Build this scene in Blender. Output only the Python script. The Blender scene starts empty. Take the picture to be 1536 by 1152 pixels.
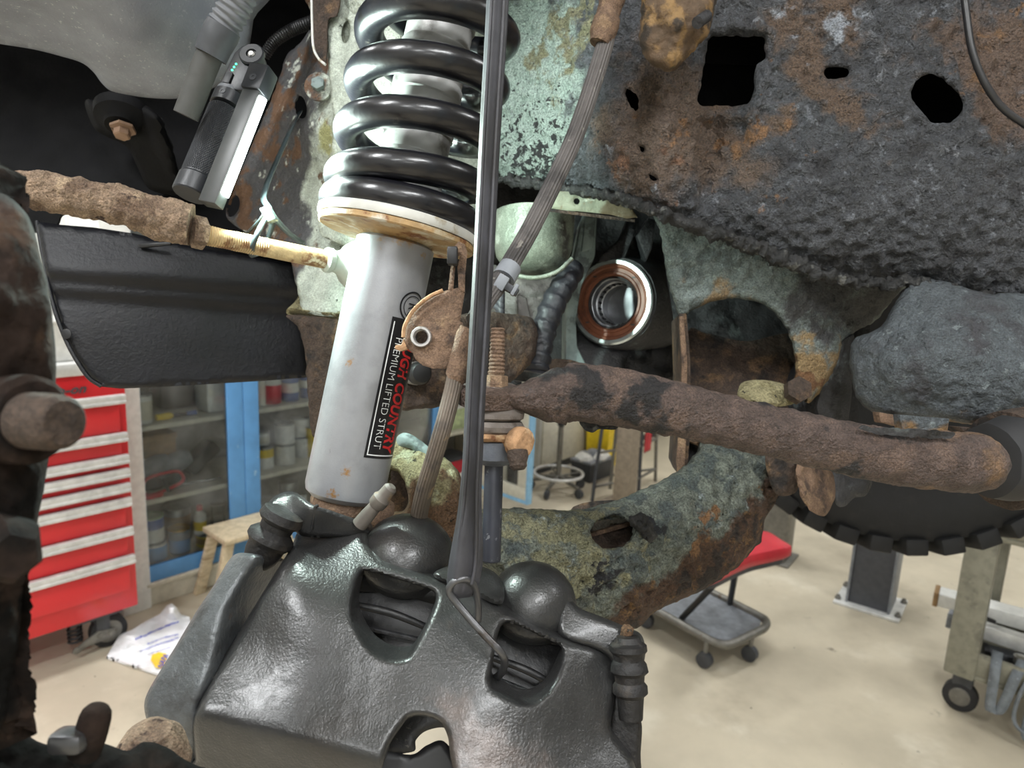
import bpy, bmesh, math, random
import numpy as np
from mathutils import Vector, Matrix, noise, geometry

random.seed(7)
rng = np.random.default_rng(7)
SC = bpy.context.scene
COL = SC.collection

# ------------------------------------------------------------------ camera
FPX = 1065.0                       # focal length in pixels of the 1536 x 1152 frame
CAM = Vector((0.0, 0.0, 1.5))      # eye height above the shop floor, metres
_n = Vector(((520 - 768) / FPX, -(6030 - 576) / FPX, -1.0)).normalized()   # where plumb lines converge
_U = -_n
_F = Vector((0, 0, -1))
_Y = (_F - _U * _F.dot(_U)).normalized()
_X = _Y.cross(_U)
ROT = Matrix((_X, _Y, _U))         # camera to world
cam_data = bpy.data.cameras.new('camera')
cam_data.sensor_width = 36.0
cam_data.lens = FPX * 36.0 / 1536.0
cam_data.clip_start = 0.01
cam_data.dof.use_dof = True
cam_data.dof.focus_distance = 0.52
cam_data.dof.aperture_fstop = 11.0
cam = bpy.data.objects.new('camera', cam_data)
COL.objects.link(cam)
cam.matrix_world = Matrix.Translation(CAM) @ ROT.to_4x4()
SC.camera = cam

# ------------------------------------------------------------------ world and exposure
w = bpy.data.worlds.new('world')
SC.world = w
w.use_nodes = True
w.node_tree.nodes['Background'].inputs[0].default_value = (0.8, 0.88, 1.0, 1)
w.node_tree.nodes['Background'].inputs[1].default_value = 0.25
SC.view_settings.view_transform = 'Standard'
SC.view_settings.look = 'None'
SC.view_settings.exposure = 0.0
SC.view_settings.gamma = 1.0
SC.view_settings.use_curve_mapping = False

# ------------------------------------------------------------------ points
def ray(px, py):
    return ROT @ Vector(((px - 768) / FPX, -(py - 576) / FPX, -1.0))
def P(px, py, d):
    return CAM + ray(px, py) * d
def floor_at(px, py, z=0.0):
    r = ray(px, py)
    return CAM + r * ((z - CAM.z) / r.z)
def px_of(p):
    v = ROT.transposed() @ (Vector(p) - CAM)
    return (768 + FPX * v.x / -v.z, 576 - FPX * v.y / -v.z, -v.z)
# the room: u runs along the cabinet front, v points into the cabinet
_u = ray(1738, 415); _u.z = 0; RU = _u.normalized()
RV = Vector((-RU.y, RU.x, 0))
RO = floor_at(207, 915)
def R(u, v, z):
    return RO + RU * u + RV * v + Vector((0, 0, z))
def on_v(px, py, v):
    """u, z of a point seen at a pixel on the upright plane v = const"""
    r = ray(px, py)
    t = (v - (CAM - RO).dot(RV)) / r.dot(RV)
    p = CAM + r * t - RO
    return p.dot(RU), p.z
def uv_of(p):
    q = Vector(p) - RO
    return q.dot(RU), q.dot(RV), p[2]

# ------------------------------------------------------------------ lamps of the shop: tube fixtures on the ceiling
def tube_light(x, y, z, yaw, energy, lx=1.25, ly=0.32, col=(0.97, 0.99, 1.0)):
    d = bpy.data.lights.new('shop_tube_light', 'AREA')
    d.shape = 'RECTANGLE'; d.size = lx; d.size_y = ly; d.energy = energy; d.color = col
    o = bpy.data.objects.new('shop_tube_light', d)
    COL.objects.link(o)
    o.location = (x, y, z); o.rotation_euler = (0, 0, yaw)
    return o
LAMPS = [(-1.5, -1.0, 90), (0.8, -1.3, 70), (-1.9, 1.4, 80), (2.6, 0.9, 42), (1.6, 3.4, 40), (-0.6, -3.0, 50), (-0.4, 4.4, 46), (4.2, 3.2, 42), (-2.6, -4.6, 60), (0.9, -5.2, 60)]  # last two added behind the camera for a highlight on the caliper fold
for lx_, ly_, e_ in LAMPS:
    tube_light(lx_, ly_, 3.52, math.atan2(RU.y, RU.x), e_)
# ------------------------------------------------------------------ objects
def s2l(c):
    c = c / 255.0
    return c / 12.92 if c <= 0.04045 else ((c + 0.055) / 1.055) ** 2.4
def C(r, g, b):
    return (s2l(r), s2l(g), s2l(b), 1.0)
def tag(o, label=None, cat=None, group=None, kind=None):
    if label: o['label'] = label
    if cat: o['category'] = cat
    if group: o['group'] = group
    if kind: o['kind'] = kind
    return o
def thing(name, label, cat, group=None, kind=None):
    o = bpy.data.objects.new(name, None)
    o.empty_display_size = 0.05
    COL.objects.link(o)
    return tag(o, label, cat, group, kind)
def mk(name, verts, faces, mat, parent=None, smooth=40.0, label=None):
    me = bpy.data.meshes.new(name)
    me.from_pydata([tuple(v) for v in verts], [], [tuple(f) for f in faces])
    return fin(name, me, mat, parent, smooth, label)
def fin(name, me, mat, parent=None, smooth=40.0, label=None):
    if smooth:
        me.polygons.foreach_set('use_smooth', [True] * len(me.polygons))
        if smooth < 179: me.set_sharp_from_angle(angle=math.radians(smooth))
    me.materials.append(mat)
    me.update()
    o = bpy.data.objects.new(name, me)
    COL.objects.link(o)
    o.parent = parent
    if label: o['label'] = label
    return o
def from_bm(name, bm, mat, parent=None, smooth=40.0, label=None):
    bmesh.ops.recalc_face_normals(bm, faces=bm.faces)
    me = bpy.data.meshes.new(name)
    bm.to_mesh(me); bm.free()
    return fin(name, me, mat, parent, smooth, label)

# ------------------------------------------------------------------ curves
def catmull(pts, n=8, closed=False):
    pts = [np.array(p, float) for p in pts]
    out = []
    m = len(pts)
    rngk = range(m if closed else m - 1)
    for i in rngk:
        if closed:
            p0, p1, p2, p3 = pts[(i - 1) % m], pts[i], pts[(i + 1) % m], pts[(i + 2) % m]
        else:
            p1, p2 = pts[i], pts[i + 1]
            p0 = pts[i - 1] if i > 0 else 2 * p1 - p2
            p3 = pts[i + 2] if i + 2 < m else 2 * p2 - p1
        for k in range(n):
            t = k / n
            out.append(0.5 * ((2 * p1) + (-p0 + p2) * t + (2 * p0 - 5 * p1 + 4 * p2 - p3) * t * t + (-p0 + 3 * p1 - 3 * p2 + p3) * t ** 3))
    if not closed: out.append(pts[-1])
    return out
def fbm(p, scale, octaves=4):
    return noise.fractal(Vector(p) * scale, 0.9, 2.1, octaves)

# ------------------------------------------------------------------ swept tube: pts = (world point, radius)
def sweep(pts, seg=16, n=8, flat=1.0, up=None, namp=0.0, nscale=60.0, caps=True, rfn=None, round_end=(0, 0)):
    """returns verts, faces. flat scales the radius along the side vector."""
    rows = [(*p, r) for p, r in pts]
    rows = catmull(rows, n) if n > 1 else [np.array(r, float) for r in rows]
    cs = [Vector(r[:3]) for r in rows]; rs = [float(r[3]) for r in rows]
    m = len(cs)
    tang = []
    for i in range(m):
        t = cs[min(i + 1, m - 1)] - cs[max(i - 1, 0)]
        tang.append(t.normalized() if t.length > 1e-9 else Vector((0, 0, 1)))
    ref = Vector(up) if up is not None else (Vector((0, 0, 1)) if abs(tang[0].z) < 0.9 else Vector((1, 0, 0)))
    a = (ref - tang[0] * ref.dot(tang[0])).normalized()
    # domes
    if round_end[0]:
        cs, rs, tang = _dome(cs, rs, tang, True)
    if round_end[1]:
        cs, rs, tang = _dome(cs, rs, tang, False)
    m = len(cs)
    verts, faces = [], []
    for i in range(m):
        if i:
            a = (a - tang[i] * a.dot(tang[i])).normalized()
        b = tang[i].cross(a)
        for k in range(seg):
            th = 2 * math.pi * k / seg
            r = rs[i]
            if rfn: r *= rfn(i / (m - 1), th)
            dirv = a * math.cos(th) + b * (math.sin(th) * flat)
            q = cs[i] + dirv * r
            if namp: q = q + dirv * (namp * fbm(q, nscale))
            verts.append(q)
    for i in range(m - 1):
        for k in range(seg):
            k2 = (k + 1) % seg
            faces.append((i * seg + k, i * seg + k2, (i + 1) * seg + k2, (i + 1) * seg + k))
    if caps:
        faces.append(tuple(reversed(range(seg))))
        faces.append(tuple(range((m - 1) * seg, m * seg)))
    return verts, faces
def _dome(cs, rs, tang, start):
    i = 0 if start else -1
    c, r, t = cs[i], rs[i], tang[i]
    add = []
    for k in range(1, 5):
        ph = k / 4 * math.pi / 2 * 0.97
        add.append((c + t * (r * math.sin(ph) * (-1 if start else 1)), r * math.cos(ph), t))
    if start:
        add.reverse()
        return [x[0] for x in add] + cs, [x[1] for x in add] + rs, [x[2] for x in add] + tang
    return cs + [x[0] for x in add], rs + [x[1] for x in add], tang + [x[2] for x in add]
def tube(name, pts, mat, parent=None, label=None, smooth=50.0, **kw):
    v, f = sweep(pts, **kw)
    return mk(name, v, f, mat, parent, smooth, label)
def ptube(name, pp, mat, parent=None, **kw):
    """pp: (px, py, depth, radius in metres)"""
    return tube(name, [(P(x, y, d), r) for x, y, d, r in pp], mat, parent, **kw)

# ------------------------------------------------------------------ turned solid: profile (along axis, radius)
def lathe(name, p0, axis, prof, mat, parent=None, seg=32, label=None, smooth=35.0, sides=None, namp=0, nscale=80, closed=False, squash=1.0, up=None, cap0=True):
    axis = Vector(axis).normalized()
    ref = Vector(up) if up is not None else (Vector((0, 0, 1)) if abs(axis.z) < 0.9 else Vector((1, 0, 0)))
    a = (ref - axis * ref.dot(axis)).normalized(); b = axis.cross(a)
    verts, faces = [], []
    for t, r in prof:
        for k in range(seg):
            th = 2 * math.pi * k / seg
            dv = a * math.cos(th) + b * (math.sin(th) * squash)
            q = Vector(p0) + axis * t + dv * r
            if namp: q = q + dv * (namp * fbm(q, nscale))
            verts.append(q)
    m = len(prof)
    for i in range(m - 1 + (1 if closed else 0)):
        j = (i + 1) % m
        for k in range(seg):
            k2 = (k + 1) % seg
            faces.append((i * seg + k, i * seg + k2, j * seg + k2, j * seg + k))
    if not closed:
        if cap0: faces.append(tuple(reversed(range(seg))))
        faces.append(tuple(range((m - 1) * seg, m * seg)))
    bm = bmesh.new()
    bv = [bm.verts.new(v) for v in verts]
    for f in faces:
        try: bm.faces.new([bv[i] for i in f])
        except ValueError: pass
    return from_bm(name, bm, mat, parent, smooth, label)

# ------------------------------------------------------------------ boxes and prisms
def box(name, c, ax, half, mat, parent=None, bevel=0.0, label=None, segs=2, smooth=40.0):
    """c centre, ax three unit vectors, half sizes"""
    bm = bmesh.new()
    c = Vector(c); ax = [Vector(a).normalized() for a in ax]
    vs = {}
    for i in (-1, 1):
        for j in (-1, 1):
            for k in (-1, 1):
                vs[i, j, k] = bm.verts.new(c + ax[0] * (half[0] * i) + ax[1] * (half[1] * j) + ax[2] * (half[2] * k))
    for f in (((-1,-1,-1),(-1,1,-1),(1,1,-1),(1,-1,-1)), ((-1,-1,1),(1,-1,1),(1,1,1),(-1,1,1)), ((-1,-1,-1),(1,-1,-1),(1,-1,1),(-1,-1,1)),
              ((-1,1,-1),(-1,1,1),(1,1,1),(1,1,-1)), ((-1,-1,-1),(-1,-1,1),(-1,1,1),(-1,1,-1)), ((1,-1,-1),(1,1,-1),(1,1,1),(1,-1,1))):
        bm.faces.new([vs[q] for q in f])
    if bevel:
        bmesh.ops.bevel(bm, geom=list(bm.edges), offset=bevel, segments=segs, affect='EDGES', profile=0.5)
    return from_bm(name, bm, mat, parent, smooth, label)
def rbox(name, u0, u1, v0, v1, z0, z1, mat, parent=None, bevel=0.0, label=None):
    """box in room coordinates"""
    return box(name, R((u0 + u1) / 2, (v0 + v1) / 2, (z0 + z1) / 2), (RU, RV, (0, 0, 1)), (abs(u1 - u0) / 2, abs(v1 - v0) / 2, abs(z1 - z0) / 2), mat, parent, bevel, label)
def prism(name, pts, ext, mat, parent=None, bevel=0.0, label=None, smooth=40.0):
    bm = bmesh.new()
    ext = Vector(ext)
    a = [bm.verts.new(Vector(p)) for p in pts]
    b = [bm.verts.new(Vector(p) + ext) for p in pts]
    n = len(pts)
    bm.faces.new(a); bm.faces.new(list(reversed(b)))
    for i in range(n):
        bm.faces.new((a[i], b[i], b[(i + 1) % n], a[(i + 1) % n]))
    if bevel:
        bmesh.ops.recalc_face_normals(bm, faces=bm.faces)
        bmesh.ops.bevel(bm, geom=list(bm.edges), offset=bevel, segments=2, affect='EDGES', profile=0.5, clamp_overlap=True)
    return from_bm(name, bm, mat, parent, smooth, label)

# ------------------------------------------------------------------ sheet and casting shells
def tps(ctrl):
    """thin-plate depth over the drawing plane from scattered (x, y, depth)"""
    c = np.array(ctrl, float)
    xy = c[:, :2] / 100.0; d = c[:, 2]
    n = len(c)
    def k(r2): return 0.5 * r2 * np.log(r2 + 1e-12)
    if n < 4:
        A = np.c_[np.ones(n), xy]
        sol, *_ = np.linalg.lstsq(A, d, rcond=None)
        return lambda q: np.c_[np.ones(len(q)), np.asarray(q) / 100.0] @ sol
    K = k(((xy[:, None] - xy[None]) ** 2).sum(-1)) + np.eye(n) * 1e-6
    Pm = np.c_[np.ones(n), xy]
    A = np.block([[K, Pm], [Pm.T, np.zeros((3, 3))]])
    sol = np.linalg.solve(A, np.r_[d, np.zeros(3)])
    def f(q):
        q = np.asarray(q, float) / 100.0
        return k(((q[:, None] - xy[None]) ** 2).sum(-1)) @ sol[:n] + np.c_[np.ones(len(q)), q] @ sol[n:]
    return f
def resample(poly, res):
    out = []
    m = len(poly)
    for i in range(m):
        a = np.array(poly[i], float); b = np.array(poly[(i + 1) % m], float)
        n = max(1, int(round(np.linalg.norm(b - a) / res)))
        for k in range(n): out.append(a + (b - a) * k / n)
    return np.array(out)
def inside(q, poly):
    x, y = q[:, 0], q[:, 1]
    c = np.zeros(len(q), bool)
    n = len(poly)
    j = n - 1
    for i in range(n):
        xi, yi = poly[i]; xj, yj = poly[j]
        cond = ((yi > y) != (yj > y)) & (x < (xj - xi) * (y - yi) / (yj - yi + 1e-12) + xi)
        c ^= cond
        j = i
    return c
def edge_dist(q, poly):
    best = np.full(len(q), 1e9)
    n = len(poly)
    for i in range(n):
        a = poly[i]; b = poly[(i + 1) % n]
        ab = b - a
        t = np.clip(((q - a) @ ab) / (ab @ ab + 1e-12), 0, 1)
        dd = np.linalg.norm(q - (a + t[:, None] * ab), axis=1)
        best = np.minimum(best, dd)
    return best
def shell(name, outline, depth, mat, parent=None, holes=(), res=6.0, thick=0.004, rnd=0.0, rpx=None, namp=0.0, nscale=60.0, jag=0.0,
          back=None, spline=True, smooth=55.0, label=None, hrnd=None, extra=None):
    """A sheet or casting: an outline in the drawing plane with a true distance at every point (depth: controls or function),
    edges rolled back by rnd metres over rpx pixels, crusted by noise, closed by a back face `thick` metres behind."""
    df = depth if callable(depth) else tps(depth)
    def prep(pl):
        p = catmull(pl, 6, True) if spline else pl
        p = resample([np.array(q, float) for q in p], res)
        if jag:
            p = p + np.array([[noise.noise(Vector((a[0] * 0.11, a[1] * 0.11, 3.0))), noise.noise(Vector((a[0] * 0.11, a[1] * 0.11, 9.0)))] for a in p]) * jag
        # drop near-duplicate points
        keep = [p[0]]
        for q in p[1:]:
            if np.linalg.norm(q - keep[-1]) > 0.3 * res: keep.append(q)
        if np.linalg.norm(keep[0] - keep[-1]) < 0.3 * res: keep.pop()
        return np.array(keep)
    out = prep(outline)
    hs = [prep(h) for h in holes]
    lo, hi = out.min(0), out.max(0)
    gx = np.arange(lo[0], hi[0], res); gy = np.arange(lo[1], hi[1], res * 0.87)
    g = []
    for j, y in enumerate(gy):
        for x in gx: g.append((x + (res * 0.5 if j % 2 else 0), y))
    g = np.array(g) + rng.uniform(-0.12, 0.12, (len(g), 2)) * res
    ok = inside(g, out)
    for h in hs: ok &= ~inside(g, h)
    g = g[ok]
    ed = edge_dist(g, out)
    for h in hs: ed = np.minimum(ed, edge_dist(g, h))
    g = g[ed > 0.55 * res]
    pts = [out] + hs + [g]
    allp = np.concatenate(pts)
    edges = []
    o = 0
    for ring in [out] + hs:
        n = len(ring)
        edges += [(o + i, o + (i + 1) % n) for i in range(n)]
        o += n
    r = geometry.delaunay_2d_cdt([Vector(p) for p in allp], edges, [], 0, 1e-4)
    q = np.array([tuple(v) for v in r[0]])
    tri = [f for f in r[2] if len(f) == 3]
    cen = np.array([(q[f[0]] + q[f[1]] + q[f[2]]) / 3 for f in tri])
    ok = inside(cen, out)
    for h in hs: ok &= ~inside(cen, h)
    tri = [f for f, k in zip(tri, ok) if k]
    used = sorted({i for f in tri for i in f}); mp = {a: b for b, a in enumerate(used)}
    q = q[used]; tri = [tuple(mp[i] for i in f) for f in tri]
    d = np.asarray(df(q), float)
    if rnd:
        rp = rpx or rnd / d.mean() * FPX
        s = edge_dist(q, out)
        tt = 1 - np.clip(s / rp, 0, 1)
        d = d + rnd * (1 - np.sqrt(np.clip(1 - tt * tt, 0, 1)))
        hr = rnd if hrnd is None else hrnd
        if hr:
            hp = hr / d.mean() * FPX
            for h in hs:
                tt = 1 - np.clip(edge_dist(q, h) / hp, 0, 1)
                d = d + hr * (1 - np.sqrt(np.clip(1 - tt * tt, 0, 1)))
    if extra is not None: d = d + extra(q)
    front = [P(a[0], a[1], b) for a, b in zip(q, d)]
    # outward (towards the camera) normals
    N = [Vector((0, 0, 0)) for _ in front]
    tri2 = []
    for f in tri:
        a, b, c = (front[i] for i in f)
        n = (b - a).cross(c - a)
        if n.dot(CAM - a) < 0: f = (f[0], f[2], f[1]); n = -n
        tri2.append(f)
        for i in f: N[i] += n
    N = [n.normalized() if n.length > 0 else (CAM - p).normalized() for n, p in zip(N, front)]
    if namp:
        es = edge_dist(q, out)
        for h in hs: es = np.minimum(es, edge_dist(q, h))
        att = np.clip(es / 14.0, 0.18, 1.0)          # edges stay crisp
        front = [p + n * (namp * a * fbm(p, nscale, 5)) for p, n, a in zip(front, N, att)]
    m = len(front)
    if back is not None:
        bk = [p + Vector(back) for p in front]
    else:
        bk = [p - (n * 0.6 + (CAM - p).normalized() * 0.4).normalized() * thick for p, n in zip(front, N)]
    cnt = {}
    for f in tri2:
        for i in range(3):
            e = (f[i], f[(i + 1) % 3]); cnt[e] = cnt.get(e, 0) + 1
    faces = list(tri2) + [(f[0] + m, f[2] + m, f[1] + m) for f in tri2]
    for (a, b) in cnt:
        if (b, a) not in cnt: faces.append((b, a, a + m, b + m))
    return mk(name, front + bk, faces, mat, parent, smooth, label)

# ------------------------------------------------------------------ lettering
def letters(name, text, size, place, mat, parent=None, shear=0.0, space=1.0, offset=0.0, width=None):
    """place(x, y) puts a flat letter point on the surface that carries it"""
    cu = bpy.data.curves.new(name, 'FONT')
    cu.body = text; cu.size = size; cu.shear = shear; cu.space_character = space; cu.offset = offset
    cu.resolution_u = 3
    o = bpy.data.objects.new(name, cu)
    COL.objects.link(o)
    dg = bpy.context.evaluated_depsgraph_get(); dg.update()
    me = bpy.data.meshes.new_from_object(o.evaluated_get(dg))
    bpy.data.objects.remove(o); bpy.data.curves.remove(cu)
    xs = [v.co.x for v in me.vertices]
    k = (width / (max(xs) - min(xs))) if width else 1.0
    x0 = min(xs)
    for v in me.vertices:
        v.co = place((v.co.x - x0) * k, v.co.y)
    return fin(name, me, mat, parent, 0)

# ------------------------------------------------------------------ materials
class NT:
    def __init__(s, name):
        s.m = bpy.data.materials.new(name); s.m.use_nodes = True
        s.t = s.m.node_tree; s.t.nodes.clear()
        s.out = s.t.nodes.new('ShaderNodeOutputMaterial')
        s.geo = None
    def n(s, typ, **kw):
        nd = s.t.nodes.new(typ)
        for k, v in kw.items(): setattr(nd, k, v)
        return nd
    def l(s, a, b): s.t.links.new(a, b)
    def pos(s):
        if s.geo is None: s.geo = s.n('ShaderNodeNewGeometry')
        return s.geo.outputs['Position']
    def math(s, op, a, b=None, c=None, clamp=False):
        nd = s.n('ShaderNodeMath', operation=op, use_clamp=clamp)
        for i, x in enumerate((a, b, c)):
            if x is None: continue
            if isinstance(x, (int, float)): nd.inputs[i].default_value = x
            else: s.l(x, nd.inputs[i])
        return nd.outputs[0]
    def noise(s, scale, detail=5, seed=0.0, dist=0.0, stretch=None, rough=0.6):
        mp = s.n('ShaderNodeMapping')
        s.l(s.pos(), mp.inputs[0])
        mp.inputs[1].default_value = (seed * 3.1, seed * 1.7, seed * 2.3)
        if stretch: mp.inputs[3].default_value = stretch
        nd = s.n('ShaderNodeTexNoise')
        s.l(mp.outputs[0], nd.inputs['Vector'])
        nd.inputs['Scale'].default_value = scale; nd.inputs['Detail'].default_value = detail
        nd.inputs['Roughness'].default_value = rough; nd.inputs['Distortion'].default_value = dist
        return nd.outputs['Fac']
    def step(s, x, lo, hi):
        nd = s.n('ShaderNodeMapRange', interpolation_type='SMOOTHSTEP')
        s.l(x, nd.inputs[0]); nd.inputs[1].default_value = lo; nd.inputs[2].default_value = hi
        return nd.outputs[0]
    def mix(s, f, a, b):
        nd = s.n('ShaderNodeMix', data_type='RGBA')
        if isinstance(f, (int, float)): nd.inputs[0].default_value = f
        else: s.l(f, nd.inputs[0])
        for i, x in ((6, a), (7, b)):
            if isinstance(x, tuple): nd.inputs[i].default_value = x
            else: s.l(x, nd.inputs[i])
        return nd.outputs[2]
    def fmix(s, f, a, b):
        nd = s.n('ShaderNodeMix', data_type='FLOAT')
        s.l(f, nd.inputs[0])
        for i, x in ((2, a), (3, b)):
            if isinstance(x, (int, float)): nd.inputs[i].default_value = x
            else: s.l(x, nd.inputs[i])
        return nd.outputs[0]
def L(c, s=30.0, lo=0.5, hi=0.6, d=5, at=None, pl=None, dist=0.0, stretch=None, rough=None, k=0.5):
    return dict(c=c, s=s, lo=lo, hi=hi, d=d, at=at, pl=pl, dist=dist, stretch=stretch, rough=rough, k=k)
_seed = [1.0]
def surf(name, base, layers=(), rough=0.6, metal=0.0, bump=(), bdist=0.002, coat=0.0, spec=0.5, var=0.12, vs=40.0, pits=None, grit=None):
    """worn surface: base colour with slight variation, patches laid over it, fine relief"""
    t = NT(name)
    b = t.n('ShaderNodeBsdfPrincipled')
    t.l(b.outputs[0], t.out.inputs[0])
    _seed[0] += 1.37
    sd = _seed[0]
    dark = tuple(x * (1 - var * 2.2) for x in base[:3]) + (1,)
    lite = tuple(min(1, x * (1 + var * 2.2)) for x in base[:3]) + (1,)
    col = t.mix(t.step(t.noise(vs, 6, sd), 0.3, 0.7), dark, lite)
    ro = None
    for i, y in enumerate(layers):
        m = t.noise(y['s'], y['d'], sd + 5 + i * 2.9, y['dist'], y['stretch'])
        if y['at'] is not None:
            p, r = y['at']
            dn = t.n('ShaderNodeVectorMath', operation='DISTANCE')
            t.l(t.pos(), dn.inputs[0]); dn.inputs[1].default_value = tuple(p)
            fall = t.math('SUBTRACT', 1.0, t.math('DIVIDE', dn.outputs['Value'], r))
            m = t.math('ADD', t.math('MULTIPLY', m, 1.0), t.math('MULTIPLY', fall, y['k']))
        if y['pl'] is not None:
            p, dv, wd = y['pl']
            sn = t.n('ShaderNodeVectorMath', operation='SUBTRACT')
            t.l(t.pos(), sn.inputs[0]); sn.inputs[1].default_value = tuple(p)
            dt = t.n('ShaderNodeVectorMath', operation='DOT_PRODUCT')
            t.l(sn.outputs[0], dt.inputs[0]); dt.inputs[1].default_value = tuple(Vector(dv).normalized())
            f = t.math('MULTIPLY', t.math('MAXIMUM', t.math('MINIMUM', t.math('DIVIDE', dt.outputs['Value'], wd), 1.0), -1.0), y['k'])
            m = t.math('ADD', m, f)
        m = t.step(m, y['lo'], y['hi'])
        col = t.mix(m, col, y['c'])
        if y['rough'] is not None:
            ro = t.fmix(m, ro if ro is not None else rough, y['rough'])
    h = None
    for sc, st, de in bump:
        x = t.math('MULTIPLY', t.noise(sc, de, sd + 40 + sc * 0.01), st)
        h = x if h is None else t.math('ADD', h, x)
    if pits:
        sc, st, lo, hi = pits
        pm = t.step(t.noise(sc, 3, sd + 77), lo, hi)
        x = t.math('MULTIPLY', pm, -st)
        h = x if h is None else t.math('ADD', h, x)
        col = t.mix(t.math('MULTIPLY', pm, 0.85), col, (0.008, 0.007, 0.006, 1))
    if grit:
        gs, ga = grit
        g = t.fmix(t.step(t.noise(gs, 4, sd + 91, 0.4, None, 0.75), .33, .67), 1 - ga, 1 + ga)
        mv = t.n('ShaderNodeMix', data_type='RGBA', blend_type='MULTIPLY'); mv.inputs[0].default_value = 1.0
        t.l(col, mv.inputs[6]); t.l(g, mv.inputs[7]); col = mv.outputs[2]
    t.l(col, b.inputs['Base Color'])
    if ro is not None: t.l(ro, b.inputs['Roughness'])
    else: b.inputs['Roughness'].default_value = rough
    b.inputs['Metallic'].default_value = metal
    b.inputs['Specular IOR Level'].default_value = spec
    b.inputs['Coat Weight'].default_value = coat
    b.inputs['Coat Roughness'].default_value = 0.15
    if h is not None:
        bn = t.n('ShaderNodeBump'); bn.inputs['Strength'].default_value = 1.0; bn.inputs['Distance'].default_value = bdist
        t.l(h, bn.inputs['Height']); t.l(bn.outputs[0], b.inputs['Normal'])
    return t.m
def glow(name, col, strength):
    t = NT(name)
    e = t.n('ShaderNodeEmission'); e.inputs[0].default_value = col; e.inputs[1].default_value = strength
    t.l(e.outputs[0], t.out.inputs[0])
    return t.m
def pane(name, tint=(0.93, 0.96, 0.97, 1), dust=0.10, rough=0.03):
    t = NT(name)
    tr = t.n('ShaderNodeBsdfTransparent'); tr.inputs[0].default_value = tint
    gl = t.n('ShaderNodeBsdfGlossy'); gl.inputs['Roughness'].default_value = rough
    df = t.n('ShaderNodeBsdfDiffuse'); df.inputs[0].default_value = (0.75, 0.77, 0.78, 1)
    fr = t.n('ShaderNodeFresnel'); fr.inputs[0].default_value = 1.45
    m1 = t.n('ShaderNodeMixShader'); m2 = t.n('ShaderNodeMixShader')
    t.l(fr.outputs[0], m1.inputs[0]); t.l(tr.outputs[0], m1.inputs[1]); t.l(gl.outputs[0], m1.inputs[2])
    t.l(t.math('MULTIPLY', t.step(t.noise(6, 4, 3), 0.3, 0.8), dust), m2.inputs[0])
    t.l(m1.outputs[0], m2.inputs[1]); t.l(df.outputs[0], m2.inputs[2])
    t.l(m2.outputs[0], t.out.inputs[0])
    return t.m
# ================================================================== THE SHOP
Z = Vector((0, 0, 1))
M_floor = surf('floor_concrete', C(186, 176, 156), [L(C(150, 140, 122), 1.6, .5, .75, 6), L(C(120, 112, 100), 9, .66, .78, 6), L(C(206, 198, 180), 3, .55, .75),
               L(C(70, 64, 58), 26, .73, .77, 3)], rough=.42, bump=[(60, .4, 4)], bdist=.0006, var=.05, vs=3)
M_wall = surf('wall_paint', C(205, 205, 200), [], rough=.7, bump=[(90, .4, 3)], bdist=.0005, var=.03)
M_ceil = surf('ceiling_paint', C(215, 215, 212), [], rough=.8, var=.03)
M_red = surf('red_enamel', C(205, 38, 44), [], rough=.3, var=.03, vs=5, coat=.3)
M_redface = surf('red_drawer', C(212, 44, 50), [], rough=.34, var=.03, vs=5, coat=.2)
M_alu = surf('brushed_aluminium', C(214, 214, 212), [], rough=.35, metal=.25, var=.06, vs=30)
M_cream = surf('cream_paint', C(206, 202, 186), [L(C(160, 152, 130), 12, .62, .75)], rough=.5, var=.04)
M_white = surf('white_paint', C(222, 222, 218), [], rough=.5, var=.04)
M_blue = surf('blue_paint', C(92, 150, 205), [L(C(150, 185, 215), 30, .68, .72)], rough=.4, var=.05, vs=8)
M_bluelt = surf('light_blue_edge', C(140, 190, 225), [], rough=.45, var=.05)
M_bluedk = surf('dark_blue_print', C(40, 80, 150), [], rough=.4, var=.05)
M_can = surf('tin_white', C(215, 215, 210), [L(C(150, 145, 135), 40, .66, .72)], rough=.4, var=.05)
M_tin = surf('tin_grey', C(150, 152, 150), [L(C(90, 85, 80), 40, .6, .7)], rough=.3, metal=.6, var=.08)
M_yel = surf('yellow_paint', C(232, 200, 40), [], rough=.4, var=.05)
M_redcan = surf('red_print', C(190, 40, 55), [], rough=.4, var=.06)
M_gold = surf('gold_lid', C(190, 150, 60), [], rough=.35, metal=.5, var=.06)
M_brown = surf('brown_card', C(150, 120, 84), [], rough=.8, var=.08)
M_dgrey = surf('dark_grey_plastic', C(62, 64, 68), [], rough=.5, var=.08)
M_mgrey = surf('grey_plastic', C(128, 132, 138), [], rough=.5, var=.08)
M_black = surf('black_plastic', C(22, 22, 24), [], rough=.45, var=.1)
M_rubber = surf('black_rubber', C(34, 34, 36), [L(C(70, 68, 66), 30, .62, .75)], rough=.7, var=.1)
M_steel = surf('grey_steel', C(120, 118, 112), [L(C(90, 75, 60), 25, .62, .72)], rough=.45, metal=.5, var=.08)
M_glass = pane('cabinet_glass', dust=.10)
M_jar = pane('jar_glass', (.85, .88, .88, 1), dust=.3)
M_wood = surf('pale_wood', C(196, 180, 150), [L(C(150, 128, 96), 10, .5, .7, 6, stretch=(1, 1, 8))], rough=.7, bump=[(80, .5, 4)], bdist=.0008, var=.08)
M_post = surf('grey_timber', C(140, 128, 112), [L(C(110, 98, 84), 8, .5, .7, 6, stretch=(1, 1, .15))], rough=.75, var=.08)
M_bag = surf('white_bag', C(232, 232, 234), [], rough=.35, var=.02, bump=[(30, .6, 3)], bdist=.003)
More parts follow.
